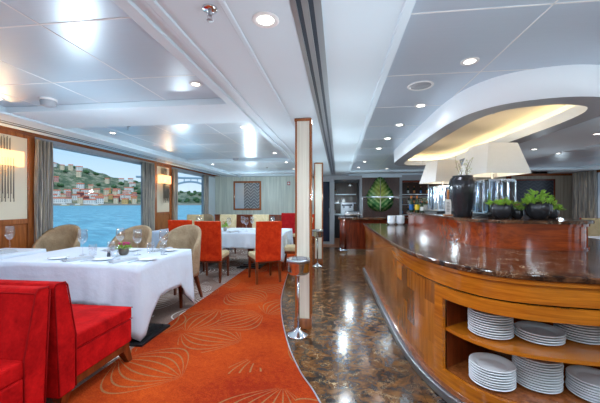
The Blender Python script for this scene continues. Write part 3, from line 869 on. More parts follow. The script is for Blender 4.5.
def plant_pot(loc, label, r, h, pot_mat, leaf_mat, leaf_h, leaf_n, leaf_l, leaf_w, spread, flowers=None, fn=0, ribs=0, name='potted_plant'):
    e = empty(name, label, 'potted plant', loc)
    f = MB(); f.lathe([(0, 0), (r*.55, 0), (r*.62, h*.03), (r*.86, h*.22), (r, h*.5), (r*.98, h*.78), (r*.9, h), (r*.84, h), (r*.88, h*.8), (0, h*.78)], 28)
    if ribs:
        for v in f.bm.verts:
            rr = math.hypot(v.co.x, v.co.y)
            if rr > r*.6 and v.co.z < h*.95: a = math.atan2(v.co.y, v.co.x); k = 1+.04*math.cos(a*ribs); v.co.x *= k; v.co.y *= k
    f.build('pot', pot_mat, e)
    f = MB(); f.lathe([(0, h*.84), (r*.84, h*.84), (r*.84, h*.80)], 20); f.build('soil', 'soil', e)
    f = MB()
    for i in range(leaf_n):
        a = rnd.uniform(0, 6.283); rr = spread*math.sqrt(rnd.random()); z = h*.85+leaf_h*(1-(rr/spread)**2)*rnd.uniform(.3, 1)
        b = Vector((math.cos(a)*rr, math.sin(a)*rr, z)); d = Vector((math.cos(a)*.8+rnd.uniform(-.5, .5), math.sin(a)*.8+rnd.uniform(-.5, .5), rnd.uniform(.1, 1))).normalized()*leaf_l*rnd.uniform(.7, 1.2)
        f.leaf(b, b+d, leaf_w)
    for i in range(5):
        a = i*1.256; f.tube([(0, 0, h*.8), (math.cos(a)*spread*.5, math.sin(a)*spread*.5, h*.85+leaf_h*.5)], [.003, .002], 5)
    tag(f.build('foliage', leaf_mat, e), None, None, None, 'stuff')
    if flowers:
        f = MB()
        for i in range(fn):
            a = rnd.uniform(0, 6.283); rr = spread*.9*math.sqrt(rnd.random()); z = h*.9+leaf_h*rnd.uniform(.55, 1.1)
            c = Vector((math.cos(a)*rr, math.sin(a)*rr, z))
            for k in range(5):
                t = k*1.2566+a; dd = Vector((math.cos(t), math.sin(t), .35))*leaf_w*.75
                f.leaf(c, c+dd, leaf_w*.7)
        f.build('blossoms', flowers, e)
    return e
plant_pot((1.615, 3.30, ZT), 'succulent with red edged leaves in a dark round pot before the nearer lamp', .098, .145, 'ceramic_black', 'foliage', .05, 60, .06, .035, .11, 'blossom_red', 3, 10)
plant_pot((1.90, 3.22, ZT), 'bushy light green plant in the biggest dark round pot on the tier', .108, .16, 'ceramic_black', 'foliage', .13, 150, .055, .034, .115, None, 0, 10)
plant_pot((1.77, 3.33, ZT), 'small pot with a pink blossom between the two dark round pots', .055, .09, 'ceramic_black', 'foliage', .07, 60, .04, .024, .06, 'blossom_pink', 5)
plant_pot((2.085, 3.32, ZT), 'small dark pot with pale pink blossoms right of the bushy plant', .055, .09, 'ceramic_black', 'foliage', .08, 70, .045, .026, .07, 'blossom_soft', 9)
plant_pot((1.47, 5.45, ZT), 'grey pot of tiny white blossoms left of the farther lamp', .075, .12, 'clay_pot', 'foliage_dark', .12, 40, .03, .015, .12, 'blossom_white', 90)
plant_pot((1.38, 5.56, ZT), 'small pot with pale green succulent beside the bottles', .05, .07, 'clay_pot', 'foliage', .06, 40, .04, .03, .05)
plant_pot((1.62, 4.1, ZT), 'leafy dark green plant standing behind the nearer lamp base', .07, .12, 'ceramic_black', 'foliage_dark', .28, 60, .07, .03, .10)

# bottles
bt = empty('bottle', '', 'bottle')
f = MB(); f.lathe([(0, 0), (.032, 0), (.034, .01), (.034, .15), (.028, .18), (.012, .21), (.012, .255), (0, .255)], 18); f.build('glass_body', 'bottle_green', bt)
f = MB(); f.lathe([(.0355, .04), (.0355, .13)], 18); f.build('paper_label', 'bottle_yellow', bt)
f = MB(); f.lathe([(0, .275), (.014, .275), (.014, .235), (0, .235)], 12); f.build('cap', 'bottle_orange', bt)
B = First(bt)
b1 = B.put((1.245, 5.5, ZT), 0, 'bottle with blue label at the far left end of the raised tier')
b2 = B.put((1.325, 5.45, ZT), 0, 'bottle with yellow label between the blue labelled bottle and the succulent')
b3 = B.put((1.40, 5.42, ZT), 0, 'shortest bottle, with a pale label, beside the small succulent', None, (.8, .8, .7))
for b, mt in ((b1, 'bottle_blue'), (b3, 'paper')):
    for ch in b.children:
        if ch.name.startswith('paper_label'):
            ch.data = ch.data.copy(); ch.data.materials[0] = M[mt]
# menu cards on wooden easels
def card(loc, rz, label):
    e = empty('menu_card', label, 'menu card', loc, rz)
    f = MB(); f.box(-.035, .035, -.002, .002, .01, .20); c = f.build('card', 'paper', e)
    f = MB()
    for k in range(7): f.box(-.02, .012+.008*(k % 2), -.0035, -.002, .05+.018*k, .056+.018*k)
    f.build('printed_lines', 'ink', c)
    f = MB(); f.box(-.012, .012, .004, .014, 0, .32); f.box(-.05, .05, -.02, .03, 0, .01); f.build('wooden_easel', 'lime_wood', e)
card((1.36, 4.05, ZT), R(5), 'white printed menu card on a wooden easel left of the black vase')
f = MB(); f.box(0, .06, 0, .012, 0, .2)

# ------------------------------------------------------------------ oval ceiling feature over the buffet
ox = 1.645; ZO = 2.105
oh = [(ox, 6.55), (1.29, 6.47), (1.10, 6.2), (1.03, 5.75), (1.02, 4.5), (1.025, 3.5), (1.045, 3.05), (1.12, 2.72), (1.30, 2.5), (ox, 2.41)]
ol = catmull(oh+[(2*ox-x, y) for x, y in reversed(oh[:-1])], 6)[:-1]
def coff(pts, d):
    k = len(pts); o = []
    for i in range(k):
        a, b = pts[i-1], pts[(i+1) % k]; tx, ty = b[0]-a[0], b[1]-a[1]; l = math.hypot(tx, ty)
        o.append((pts[i][0]-ty/l*d, pts[i][1]+tx/l*d))
    return o
il = coff(ol, .18); k = len(ol)
e = empty('ceiling_canopy', 'long white oval canopy with a glowing warm recess above the buffet', 'ceiling light canopy', (ox, 4.2, 2.3))
def eb(f, name, mat, **kw):
    o = f.build(name, mat, e, **kw); o.location = (-ox, -4.2, -2.3); return o
f = MB()
ou = coff(ol, -.004)
A = [f.bm.verts.new((x, y, ZP)) for x, y in ou]; Bv = [f.bm.verts.new((x, y, ZO)) for x, y in ol]; 
C = [f.bm.verts.new((x, y, ZO)) for x, y in il]; D = [f.bm.verts.new((x, y, ZO+.10)) for x, y in il]; E2 = [f.bm.verts.new((x, y, ZO+.10)) for x, y in coff(ol, .04)]; F2 = [f.bm.verts.new((x, y, ZP)) for x, y in coff(ol, .04)]
for i in range(k):
    j = (i+1) % k
    for (p, q, mi) in ((A, Bv, 0), (Bv, C, 1), (C, D, 0), (D, E2, 0), (E2, F2, 0)):
        fc = f.bm.faces.new([p[i], p[j], q[j], q[i]]); fc.material_index = mi; fc.smooth = (mi == 0 and p is A)
eb(f, 'fascia', ['bright_paint', 'grey_paint'])
f = MB(); f.prism(coff(ol, .03), ZP-.012, ZP-.001); eb(f, 'recess_ceiling', 'cream_panel')
f = MB(); a1, a2 = coff(ol, .07), coff(ol, .10)
for i in range(k):
    j = (i+1) % k; f.quad([(*a1[i], ZO+.108), (*a1[j], ZO+.108), (*a2[j], ZO+.108), (*a2[i], ZO+.108)])
    f.quad([(*a1[i], ZO+.120), (*a1[j], ZO+.120), (*a2[j], ZO+.120), (*a2[i], ZO+.120)]); f.quad([(*a2[i], ZO+.108), (*a2[j], ZO+.108), (*a2[j], ZO+.120), (*a2[i], ZO+.120)])
eb(f, 'cove_light', 'warm_strip')

# ------------------------------------------------------------------ ceiling fittings
dl = empty('downlight', '', 'ceiling light')
f = MB(); f.lathe([(.032, 0), (.032, -.004), (.048, -.008), (.052, -.004), (.052, .0)], 24); f.build('ring', 'plastic_white', dl)
f = MB(); f.lathe([(0, -.003), (.031, -.003), (.031, .0), (0, 0)], 20); f.build('lens', 'lamp_glow', dl)
DL = First(dl)
spots = []
def down(x, y, z, label, grp=None, big=1, e=26, c=(1, .93, .84)):
    DL.put((x, y, z), 0, label, grp, (big, big, 1)); spots.append((x, y, z, e, c))
down(-.36, 1.52, ZC, 'big bright downlight in the white centre strip nearest the viewer', None, 1.3, 40)
down(-.36, -.6, ZC, 'downlight in the white centre strip behind the viewer', None, 1.3, 40)
down(-1.16, 2.42, ZP, 'downlight in the left metal tray in front of the wide cross beam')
down(-1.20, 3.85, ZP, 'downlight in the left metal tray just behind the wide cross beam')
down(-1.22, 5.9, ZP, 'downlight in the left metal tray before the thin cross beam')
down(-1.22, 7.25, ZP, 'downlight in the left metal tray behind the thin cross beam')
down(-1.25, 8.7, ZP, 'downlight in the left metal tray nearest the green wall')
down(-3.15, 2.52, ZP, 'downlight at the window side of the left tray near the smoke detector')
down(-3.1, 3.95, ZP, 'downlight at the window side of the left tray behind the wide beam')
down(-3.1, 7.4, ZP, 'downlight at the window side of the left tray near the far window')
for y in (-2.6, -.4, 1.0):
    for x in (-1.2, -3.1): down(x, y, ZP, 'downlight in the left metal tray behind the viewer', 'left tray downlights behind the viewer')
names = ['nearest', 'second', 'third', 'fourth', 'fifth']
for i, (x, y) in enumerate(((.90, 2.26), (.82, 3.22), (.76, 3.98), (.74, 4.80), (.72, 5.65))):
    down(x, y, ZP, '%s bright downlight in the row along the oval canopy' % names[i], None, 1.15, 15, (1, .95, .9))
for i, (x, y) in enumerate(((.62, 7.4), (.55, 8.5), (1.35, 8.9))):
    down(x, y, ZP, ['downlight beyond the canopy tip, nearer of two', 'downlight beyond the canopy tip, farther of two', 'downlight above the far desk before the leaf sculpture'][i])
for i, (x, y, z) in enumerate(((3.4, 4.55, ZC), (4.3, 4.9, ZP), (4.25, 6.6, ZP), (3.3, 5.7, ZC), (5.9, 7.6, ZP))):
    down(x, y, z, ['downlight in the white strip right of the canopy', 'rightmost downlight beyond the canopy', 'downlight in the right panels halfway to the back wall', 'downlight in the white strip above the nearer lamp', 'downlight near the far right curtain'][i], None, 1, 18, (1, .72, .45))
for y in (-2.6, -.4, .9):
    for x in (1.2, 5.2): down(x, y, ZP, 'downlight in the right ceiling panels behind the viewer', 'right downlights behind the viewer')
for x, y in ((.25, 11.5), (3.0, 11.6), (3.8, 11.6)):
    down(x, y, 2.2, 'downlight in the low ceiling of the bar recess at x%d' % 0 if False else ('downlight in the pantry ceiling' if x < 1 else ('left downlight in the back bar ceiling' if x < 3.5 else 'right downlight in the back bar ceiling')), None, 1, 16)
for (x, y, z, en, c) in spots:
    l = bpy.data.lights.new('downlight_beam', 'SPOT'); l.energy = en*1.0; l.color = (c[0]*.9, c[1]*1.0, c[2]*1.2); l.spot_size = R(150); l.spot_blend = 1; l.shadow_soft_size = .05
    lo = bpy.data.objects.new('downlight_beam', l); col.objects.link(lo); lo.location = (x, y, z-.015)

# unseen point lights added below the ceiling to even out the room light
for (x, y, en) in ((-2.1, -2.2, 1), (-2.2, .6, 1), (-2.2, 2.4, .9), (-2.6, 4.9, 1), (-1.2, 3.9, .8), (-2.2, 7.6, 1), (-2.6, 9.0, 1), (.1, 0, 1), (.12, 1.5, .5), (.2, 2.9, .6), (1.1, .9, 1), (.1, 4.4, .9), (.1, 6.4, 1), (.3, 8.3, .9), (3.2, -2, 1), (2.6, .3, 1), (2.5, 1.7, .7), (3.3, 3.0, .6), (3.6, 6.0, .18), (5.4, .6, .3), (5.6, 8.6, .25), (3.3, 8.6, .3)):
    l = bpy.data.lights.new('fill_light', 'POINT'); l.energy = 14*en; l.color = (.74, .9, 1); l.shadow_soft_size = .05
    lo = bpy.data.objects.new('fill_light', l); col.objects.link(lo); lo.location = (x, y, 1.5 if 0 < x < .4 else 1.68)

# smoke detectors, sprinklers, speaker
sd = empty('smoke_detector', '', 'smoke detector')
f = MB(); f.lathe([(0, 0), (.055, 0), (.055, -.012), (0, -.012)], 24); f.build('mount', 'plastic_white', sd)
f = MB(); f.lathe([(.05, -.012), (.052, -.02), (.046, -.045), (.02, -.052), (0, -.052)], 24); f.build('sensor_head', 'grey_paint', sd)
SD = First(sd)
SD.put((-2.70, 2.60, ZP), 0, 'white smoke detector on the left metal panels in front of the wide beam', None, (1.25, 1.25, 1.4))
SD.put((-2.15, 6.35, ZP), 0, 'white smoke detector on the left metal panels before the thin beam')
sk = empty('sprinkler', '', 'sprinkler')
f = MB(); f.lathe([(0, 0), (.036, 0), (.034, -.008), (.012, -.012), (0, -.012)], 20); f.build('escutcheon', 'chrome', sk)
f = MB(); f.cyl((0, 0, -.01), (0, 0, -.035), .008); f.cyl((-.012, 0, -.03), (-.004, 0, -.055), .002, seg=5); f.cyl((.012, 0, -.03), (.004, 0, -.055), .002, seg=5); f.lathe([(0, -.055), (.016, -.056), (.016, -.058), (0, -.058)], 14); f.build('nozzle', 'brushed_steel', sk)
SK = First(sk)
SK.put((-.60, 1.40, ZC), 0, 'chrome sprinkler in the white centre strip at the top of the view')
SK.put((-2.62, 3.60, ZP), 0, 'chrome sprinkler on the left metal panels behind the wide beam')
SK.put((-1.9, 8.2, ZP), 0, 'chrome sprinkler on the left metal panels near the green wall')
SK.put((1.50, 3.25, ZP-.012), 0, 'chrome sprinkler in the warm recess of the canopy, nearer of two', None, (1.5, 1.5, 1.5))
SK.put((1.36, 4.9, ZP-.012), 0, 'chrome sprinkler in the warm recess of the canopy, farther of two', None, (1.5, 1.5, 1.5))
e = empty('ceiling_speaker', 'round grey speaker grille in the right ceiling panels', 'speaker', (.68, 2.68, ZP))
f = MB(); f.lathe([(.085, 0), (.085, -.004), (.10, -.008), (.105, -.003), (.105, 0)], 32); f.build('ring', 'plastic_white', e)
f = MB(); f.lathe([(0, -.003), (.085, -.003), (.085, 0)], 28); f.build('grille', 'grey_paint', e)

# ------------------------------------------------------------------ chairs
def dining_chair(back, front, seatm):
    e = empty('dining_chair', '', 'chair')          # faces +Y, origin on the floor at centre
    w = .222
    f = MB(); f.box(-w, w, -.20, .27, .39, .475); f.build('seat', seatm, e, bevel=.02)
    f = MB(); f.box(-w+.01, w-.01, -.26, .26, .34, .392); f.build('apron', 'wood_leg', e, bevel=.004)
    def slab(y0, t, name, mat, wd):
        f = MB(); n = 6; a = []
        for i in range(n+1):
            tt = i/n; z = .37+.68*tt; y = y0-.055*tt**1.5
            a.append((y, z))
        poly = a+[(y+t, z) for y, z in reversed(a)]
        f.prismx(poly, -wd, wd); return f.build(name, mat, e, bevel=.008)
    slab(-.285, .05, 'back_outer', back, w); slab(-.236, .045, 'back_cushion', front, w-.006)
    for sx in (-1, 1):
        f = MB(); f.leg((sx*.20, -.25, .36), (sx*.205, -.285, 0), .045, .034); f.build('leg', 'wood_leg', e)
        f = MB(); f.leg((sx*.20, .235, .36), (sx*.20, .25, 0), .045, .032); f.build('leg', 'wood_leg', e)
    return e
RC = First(dining_chair('velvet_orange', 'velvet_cream', 'velvet_cream'))
g = 'red backed dining chairs'
RC.put((-2.22, 5.33, 0), R(5), 'red backed chair with cream seat at table, middle of three, left of the rotated one')
RC.put((-1.31, 5.40, 0), R(30), 'red backed chair with cream seat turned at an angle, nearest the marble walkway')
RC.put((-2.84, 5.62, 0), R(0), 'red backed chair half hidden behind the taupe tub chair')
RC.put((4.25, 5.30, 0), R(-20), 'red backed chair at the right edge beyond the buffet')
RC.put((5.15, 6.75, 0), R(170), 'red backed chair behind the buffet on the right side of the room')
CC = First(dining_chair('velvet_cream', 'velvet_cream', 'velvet_cream'))
CC.put((-3.85, 7.72, 0), R(180), 'cream chair in front of the far window, facing the viewer')
CC.put((-2.95, 7.80, 0), R(180), 'cream chair facing the viewer across the table, below the framed mirror')
CC.put((-2.05, 7.85, 0), R(182), 'cream chair facing the viewer, right of the small flower pot')
CC.put((-.86, 6.36, 0), R(92), 'cream chair at the right end of the far table beside the near column')
WC = First(dining_chair('velvet_wine', 'velvet_wine', 'velvet_wine'))
WC.put((-1.55, 9.35, 0), R(180), 'wine red chair near the green back wall behind the rotated red chair')
RC.put((-1.0, 8.9, 0), R(60), 'red backed chair far behind the near column by the wood wainscot')

def tub_chair():
    e = empty('tub_chair', '', 'tub chair')
    f = MB(); n = 26; rows = 7; ro, ri = .30, .245; g0, g1 = [], []
    for i in range(n+1):
        a = R(-205)+R(230)*i/n      # open towards +Y
        s = (i/n-.5)*2
        top = .62+.42*max(0, math.cos(s*math.pi/2))**.75
        ca, sa = math.cos(a), math.sin(a)
        c0, c1 = [], []
        for j in range(rows+1):
            t = j/rows; z = .36+(top-.36)*t; fl = 1+.10*t
            c0.append(f.bm.verts.new((ca*ro*fl, sa*ro*fl*.98, z)))
            c1.append(f.bm.verts.new((ca*ri*(1+.14*t), sa*ri*(1+.14*t), z-(.01 if j == rows else 0))))
        g0.append(c0); g1.append(c1)
    for i in range(n):
        for j in range(rows):
            f.bm.faces.new([g0[i][j], g0[i+1][j], g0[i+1][j+1], g0[i][j+1]]).smooth = True
            f.bm.faces.new([g1[i+1][j], g1[i][j], g1[i][j+1], g1[i+1][j+1]]).smooth = True
        f.bm.faces.new([g0[i][rows], g0[i+1][rows], g1[i+1][rows], g1[i][rows]]).smooth = True
        f.bm.faces.new([g0[i+1][0], g0[i][0], g1[i][0], g1[i+1][0]])
    for i in (0, n):
        for j in range(rows): f.bm.faces.new([g0[i][j], g0[i][j+1], g1[i][j+1], g1[i][j]])
    f.build('backrest', 'velvet_taupe', e)
    f = MB(); f.lathe([(0, .33), (.24, .33), (.262, .35), (.262, .44), (.24, .475), (0, .485)], 28); f.build('seat', 'velvet_taupe', e)
    for sx in (-1, 1):
        for sy in (-1, 1):
            f = MB(); f.leg((sx*.17, sy*.17, .36), (sx*.235, sy*.25, 0), .05, .028); f.build('leg', 'wood_leg', e)
    return e
TC = First(tub_chair())
TC.put((-2.20, 4.05, 0), R(172), 'taupe tub chair at the right end of the near table, closest to the red chairs', None, (.95, .95, 1))
TC.put((-3.06, 4.24, 0), R(180), 'taupe tub chair behind the pink flower pot of the near table', None, (.92, .92, .97))
TC.put((-3.93, 3.90, 0), R(190), 'taupe tub chair behind the wine glass at the left, before the window', None, (.88, .88, 1))
TC.put((-3.86, 8.50, 0), R(180), 'taupe tub chair by the far window behind the far table')

# ------------------------------------------------------------------ red benches
def bench(loc, rz, label, length):
    e = empty('upholstered_bench', label, 'bench', loc, rz)   # right end at x=0, runs to -x, faces +Y
    L_ = -length
    f = MB(); f.prismx([(.035, .10), (.02, .45), (0, .82), (.012, .845), (.08, .845), (.098, .82), (.165, .47), (.165, .10)], L_, 0); f.build('backrest', 'velvet_red', e, bevel=.015)
    f = MB(); f.box(L_+.004, -.004, .15, .745, .36, .462)
    bmesh.ops.subdivide_edges(f.bm, edges=f.bm.edges, cuts=6, use_grid_fill=True)
    for v in f.bm.verts:
        if v.co.z > .45: v.co.z += .022*math.sin(math.pi*(v.co.y-.15)/.595)*min(1, abs((v.co.x-L_)*(v.co.x))*4)
    f.build('seat_cushion', 'velvet_red', e, bevel=.02, smooth=False)
    f = MB(); f.box(L_, 0, .16, .735, .17, .362); f.build('seat_base', 'velvet_red', e, bevel=.012)
    f = MB()
    for xe in (0, L_):
        f.tube([(xe, .037, .12), (xe, .022, .45), (xe, .003, .82), (xe, .014, .842), (xe, .078, .842), (xe, .096, .82), (xe, .163, .47), (xe, .163, .12)], .0045, 6)
    f.tube([(L_, .098, .82), (0, .098, .82)], .0045, 6); f.tube([(L_, .745, .455), (0, .745, .455)], .004, 6)
    f.tube([(L_, .745, .362), (.0, .745, .362), (.0, .16, .362)], .0035, 6)
    f.build('piping', 'piping_red', e)
    f = MB(); f.box(L_+.02, -.01, .06, .72, .115, .175); f.build('base_frame', 'wood_leg', e, bevel=.004)
    for x in (-.05, L_+.05):
        f = MB(); f.leg((x, .68, .12), (x+(.02 if x > -.1 else -.02), .73, 0), .08, .045); f.build('leg', 'wood_leg', e)
        f = MB(); f.leg((x, .11, .12), (x, .09, 0), .08, .045); f.build('leg', 'wood_leg', e)
    return e
bench((-1.76, 1.735, 0), 0, 'red velvet bench facing the near white table, its seat toward the window table', 1.85)
bench((-3.56, 1.71, 0), R(180), 'red velvet bench at the lower left corner, back to back with the other bench', 1.80)

# ------------------------------------------------------------------ tables
def cloth(name, x0, x1, y0, y1, zt, drop, label, seed=0, flare=.05, corner=.85):
    rr = random.Random(seed); f = MB()
    rc = .03; per = []
    def side(ax, ay, bx, by, n):
        for i in range(n): t = i/n; per.append((ax+(bx-ax)*t, ay+(by-ay)*t))
    nx, ny = int((x1-x0)/.03), int((y1-y0)/.03)
    side(x0, y0, x1, y0, nx); side(x1, y0, x1, y1, ny); side(x1, y1, x0, y1, nx); side(x0, y1, x0, y0, ny)
    k = len(per); corners = [(x0, y0), (x1, y0), (x1, y1), (x0, y1)]
    # sharp pleats at random spots
    fs = [(rr.uniform(0, k), rr.uniform(.9, 2.6), rr.choice((-.6, 1))*rr.uniform(.02, .045)) for _ in range(int(k/8))]
    rows = 9; ring = []
    mx, my = (x0+x1)/2, (y0+y1)/2
    for j in range(rows+1):
        t = j/rows; row = []
        for i, (x, y) in enumerate(per):
            nxv = (-1 if x <= x0+1e-4 else (1 if x >= x1-1e-4 else 0)); nyv = (-1 if y <= y0+1e-4 else (1 if y >= y1-1e-4 else 0))
            l = math.hypot(nxv, nyv) or 1; nxv /= l; nyv /= l
            dc = min(math.hypot(x-a, y-b) for a, b in corners)
            cn = max(0, 1-dc/.30)
            dz = drop*(1+corner*cn)
            o = .008+flare*t*(.35+.45*cn)
            for (c, w, am) in fs:
                dd = min(abs(i-c), k-abs(i-c)); o += am*math.exp(-(dd/w)**2)*t
            o += .008*t*math.sin(i*.55+seed)
            o = max(o, .004)
            tz = min(1, t)
            row.append(f.bm.verts.new((x+nxv*o, y+nyv*o, zt-dz*t if j else zt)))
        ring.append(row)
    for j in range(rows):
        for i in range(k):
            fc = f.bm.faces.new([ring[j][i], ring[j][(i+1) % k], ring[j+1][(i+1) % k], ring[j+1][i]]); fc.smooth = True
    fc = f.bm.faces.new(ring[0])
    o = f.build(name, 'linen', None); m = o.modifiers.new('t', 'SOLIDIFY'); m.thickness = .003; m.offset = 1
    tag(o, label, 'tablecloth'); return o
def table(x0, x1, y0, y1, label, clabel, drop, seed, bases, h=.75):
    cxm, cym = (x0+x1)/2, (y0+y1)/2
    e = empty('dining_table', label, 'table', (cxm, cym, 0))
    f = MB(); f.box(x0-cxm+.01, x1-cxm-.01, y0-cym+.01, y1-cym-.01, h-.035, h-.006); f.build('tabletop', 'wood_leg', e)
    for (bx, by) in bases:
        f = MB(); bx -= cxm; by -= cym
        f.box(bx-.25, bx+.25, by-.25, by+.25, 0, .02); f.box(bx-.2, bx+.2, by-.2, by+.2, .02, .045); f.box(bx-.14, bx+.14, by-.14, by+.14, .045, .07)
        b = f.build('base', 'black_metal', e, bevel=.003)
        f = MB(); f.box(bx-.05, bx+.05, by-.05, by+.05, .07, h-.035); f.build('pedestal', 'wood_leg', e, bevel=.004)
    return cloth('tablecloth', x0, x1, y0, y1, h, drop, clabel, seed)
table(-3.57, -1.92, 2.80, 3.86, 'pedestal table under the big white cloth in front of the red bench', 'big white tablecloth on the near table set with pink flowers', .39, 3, [(-2.08, 2.96), (-3.2, 3.3)])
table(-4.25, -3.68, 2.75, 3.50, 'small pedestal table by the window wall at the left edge', 'white tablecloth on the small table at the left edge by the wood wainscot', .2, 5, [(-3.97, 3.12)], .775)
table(-2.60, -1.10, 6.05, 7.35, 'pedestal table under the white cloth between red and cream chairs', 'white tablecloth on the far table between the two red backed chairs', .30, 8, [(-1.85, 6.5)])
table(-4.02, -2.72, 6.15, 7.35, 'far table by the windows behind the half hidden red chair', 'white tablecloth on the far table beside the narrow sconce panel', .30, 9, [(-3.3, 6.5)])
table(4.3, 5.6, 5.75, 6.3, 'table beyond the buffet on the right side', 'white tablecloth on the table beyond the buffet', .25, 11, [(4.9, 6.0)])

# table ware
wg = empty('wine_glass', '', 'wine glass')
f = MB(); f.lathe([(0, .0), (.036, .0), (.036, .002), (.006, .008), (.004, .03), (.004, .11), (.008, .125)], 20); f.build('stem', 'table_glass', wg)
f = MB(); f.lathe([(.004, .124), (.022, .132), (.04, .16), (.046, .19), (.044, .225), (.036, .275), (.0345, .275), (.0425, .225), (.0445, .19), (.038, .16), (.018, .136), (0, .13)], 24); f.build('bowl', 'table_glass', wg)
wg.scale = (1.08, 1.08, 1.08)
WG = First(wg)
tg = empty('water_tumbler', '', 'glass')
f = MB(); f.lathe([(0, 0), (.032, 0), (.037, .01), (.041, .09), (.038, .125), (.036, .125), (.039, .09), (.034, .014), (0, .012)], 22); f.build('glass_wall', 'table_glass', tg)
o = list(tg.children)[0]; o.parent = None; bpy.data.objects.remove(tg); o.name = 'water_tumbler'; o['category'] = 'glass'; TG = First(o)
Z1 = .7535
WG.put((-2.93, 3.25, Z1), 0, 'large wine glass at the left of the near table beside a tumbler')
TG.put((-2.80, 3.25, Z1), 0, 'water tumbler right of the leftmost wine glass on the near table')
WG.put((-2.66, 3.52, Z1), 0, 'wine glass left of the pink flower pot on the near table')
TG.put((-2.80, 3.54, Z1), 0, 'water tumbler at the far left of the near table behind the napkin')
WG.put((-2.31, 3.34, Z1), 0, 'wine glass right of the pink flower pot on the near table')
TG.put((-2.25, 3.50, Z1), 0, 'water tumbler behind the wine glass right of the pink flowers')
WG.put((-2.02, 3.40, Z1), 0, 'wine glass nearest the right end of the near table')
TG.put((-2.10, 3.52, Z1), 0, 'water tumbler beside the rightmost wine glass on the near table')
TG.put((-2.48, 3.18, Z1), 0, 'low water tumbler left of the salt shaker on the near table')
WG.put((-3.95, 3.30, .7785), 0, 'wine glass on the small table at the very left edge')
nl = [(-2.3, 6.35, 'far table left side front'), (-1.35, 6.35, 'far table right side front'), (-2.2, 7.0, 'far table left side back'), (-1.5, 7.0, 'far table right side back'), (-1.95, 6.9, 'far table middle back'), (-3.0, 6.5, 'window side far table front'), (-3.3, 7.0, 'window side far table back'), (-1.95, 6.45, 'far table middle front')]
for x, y, w_ in nl: WG.put((x, y, Z1), 0, 'small looking wine glass on the %s' % w_)
nk = MB()
for k_ in range(2):
    pass
nk.bm.free()
f = MB(); f.box(-.14, .14, -.035, .035, 0, .012); f.box(-.13, .13, -.03, .032, .012, .021)
bmesh.ops.subdivide_edges(f.bm, edges=f.bm.edges, cuts=4, use_grid_fill=True)
for v in f.bm.verts: v.co.z += .004*(1+math.sin(v.co.x*30)) if v.co.z > .01 else 0
np_ = f.build('folded_napkin', 'napkin_cloth', None, bevel=.003); np_['category'] = 'napkin'; NP = First(np_)
spl = empty('side_plate', '', 'plate')
f = MB(); f.lathe([(0, .002), (.05, .002), (.056, 0), (.075, .008), (.098, .014), (.098, .017), (.075, .011), (.05, .006), (0, .006)], 32); f.build('dish', 'porcelain', spl)
o = list(spl.children)[0]; o.parent = None; bpy.data.objects.remove(spl); o.name = 'side_plate'; o['category'] = 'plate'; SP = First(o)
def cutlery(kind):
    f = MB()
    if kind == 'fork':
        f.tube([(0, -.10, .002), (0, -.03, .005), (0, .04, .003)], [.005, .003, .003], 6)
        f.box(-.011, .011, .038, .055, .002, .005)
        for i in range(4): f.box(-.011+i*.0065, -.0085+i*.0065, .055, .10, .003, .005)
    else:
        f.box(-.007, .007, -.11, -.02, .0, .006); f.prism([(-.008, -.02), (.008, -.02), (.01, .06), (.004, .11), (-.008, .10)], .001, .0035)
    o = f.build(kind, 'chrome'); o['category'] = kind; return First(o)
FK, KN = cutlery('fork'), cutlery('knife')
def setting(x, y, rz, w_, full=True):
    m = Matrix.Translation((x, y, 0)) @ Matrix.Rotation(rz, 4, 'Z')
    def P_(a, b): v = m @ Vector((a, b, 0)); return (v.x, v.y, Z1)
    NP.put(P_(0, 0), rz+R(70), 'folded white napkin '+w_)
    FK.put(P_(-.12, 0), rz, 'silver fork '+w_); KN.put(P_(.12, 0), rz, 'silver knife '+w_)
    if full: SP.put(P_(-.27, .03), rz, 'white side plate '+w_)
setting(-2.72, 2.97, 0, 'at the left front of the near table')
setting(-2.20, 2.97, 0, 'at the right front of the near table')
setting(-2.85, 3.67, R(180), 'at the window side left of the near table')
setting(-2.22, 3.70, R(180), 'at the window side right of the near table', False)
SP.put((-1.99, 3.05, Z1), 0, 'white side plate near the right front corner of the near table')
Z1 = .7785
setting(-3.9, 3.15, 0, 'on the small table at the left edge', False)
Z1 = .7535
SP.put((-2.10, 3.68, Z1), 0, 'white side plate in front of the nearest taupe tub chair')
for x, w_ in ((-2.15, 'on the far table behind the middle red chair'), (-1.45, 'on the far table behind the angled red chair')):
    setting(x, 6.25, 0, w_, False)
sh_ = empty('salt_shaker', 'small dark salt shaker left of the pink flower pot', 'shaker', (-2.56, 3.20, Z1))
f = MB(); f.lathe([(0, 0), (.018, 0), (.02, .01), (.015, .045), (.013, .05), (0, .05)], 16); f.build('glass_body', 'pane_dark', sh_)
f = MB(); f.lathe([(.015, .048), (.016, .06), (.008, .068), (0, .068)], 16); f.build('cap', 'chrome', sh_)
plant_pot((-2.46, 3.31, Z1), 'bright pink flowers in a small bronze pot on the near table', .055, .085, 'rope_dark', 'foliage', .06, 70, .04, .024, .07, 'blossom_pink', 34, name='flower_pot')
plant_pot((-1.72, 6.75, Z1), 'green plant with white blossoms in a small dark pot on the far table', .055, .09, 'ceramic_black', 'foliage', .08, 70, .05, .03, .07, 'blossom_white', 8, name='flower_pot')
plant_pot((-2.42, 6.45, Z1), 'small red and green flower arrangement on the far table above the middle red chair', .04, .09, 'clay_pot', 'foliage', .13, 50, .05, .03, .05, 'blossom_red', 5, name='flower_pot')

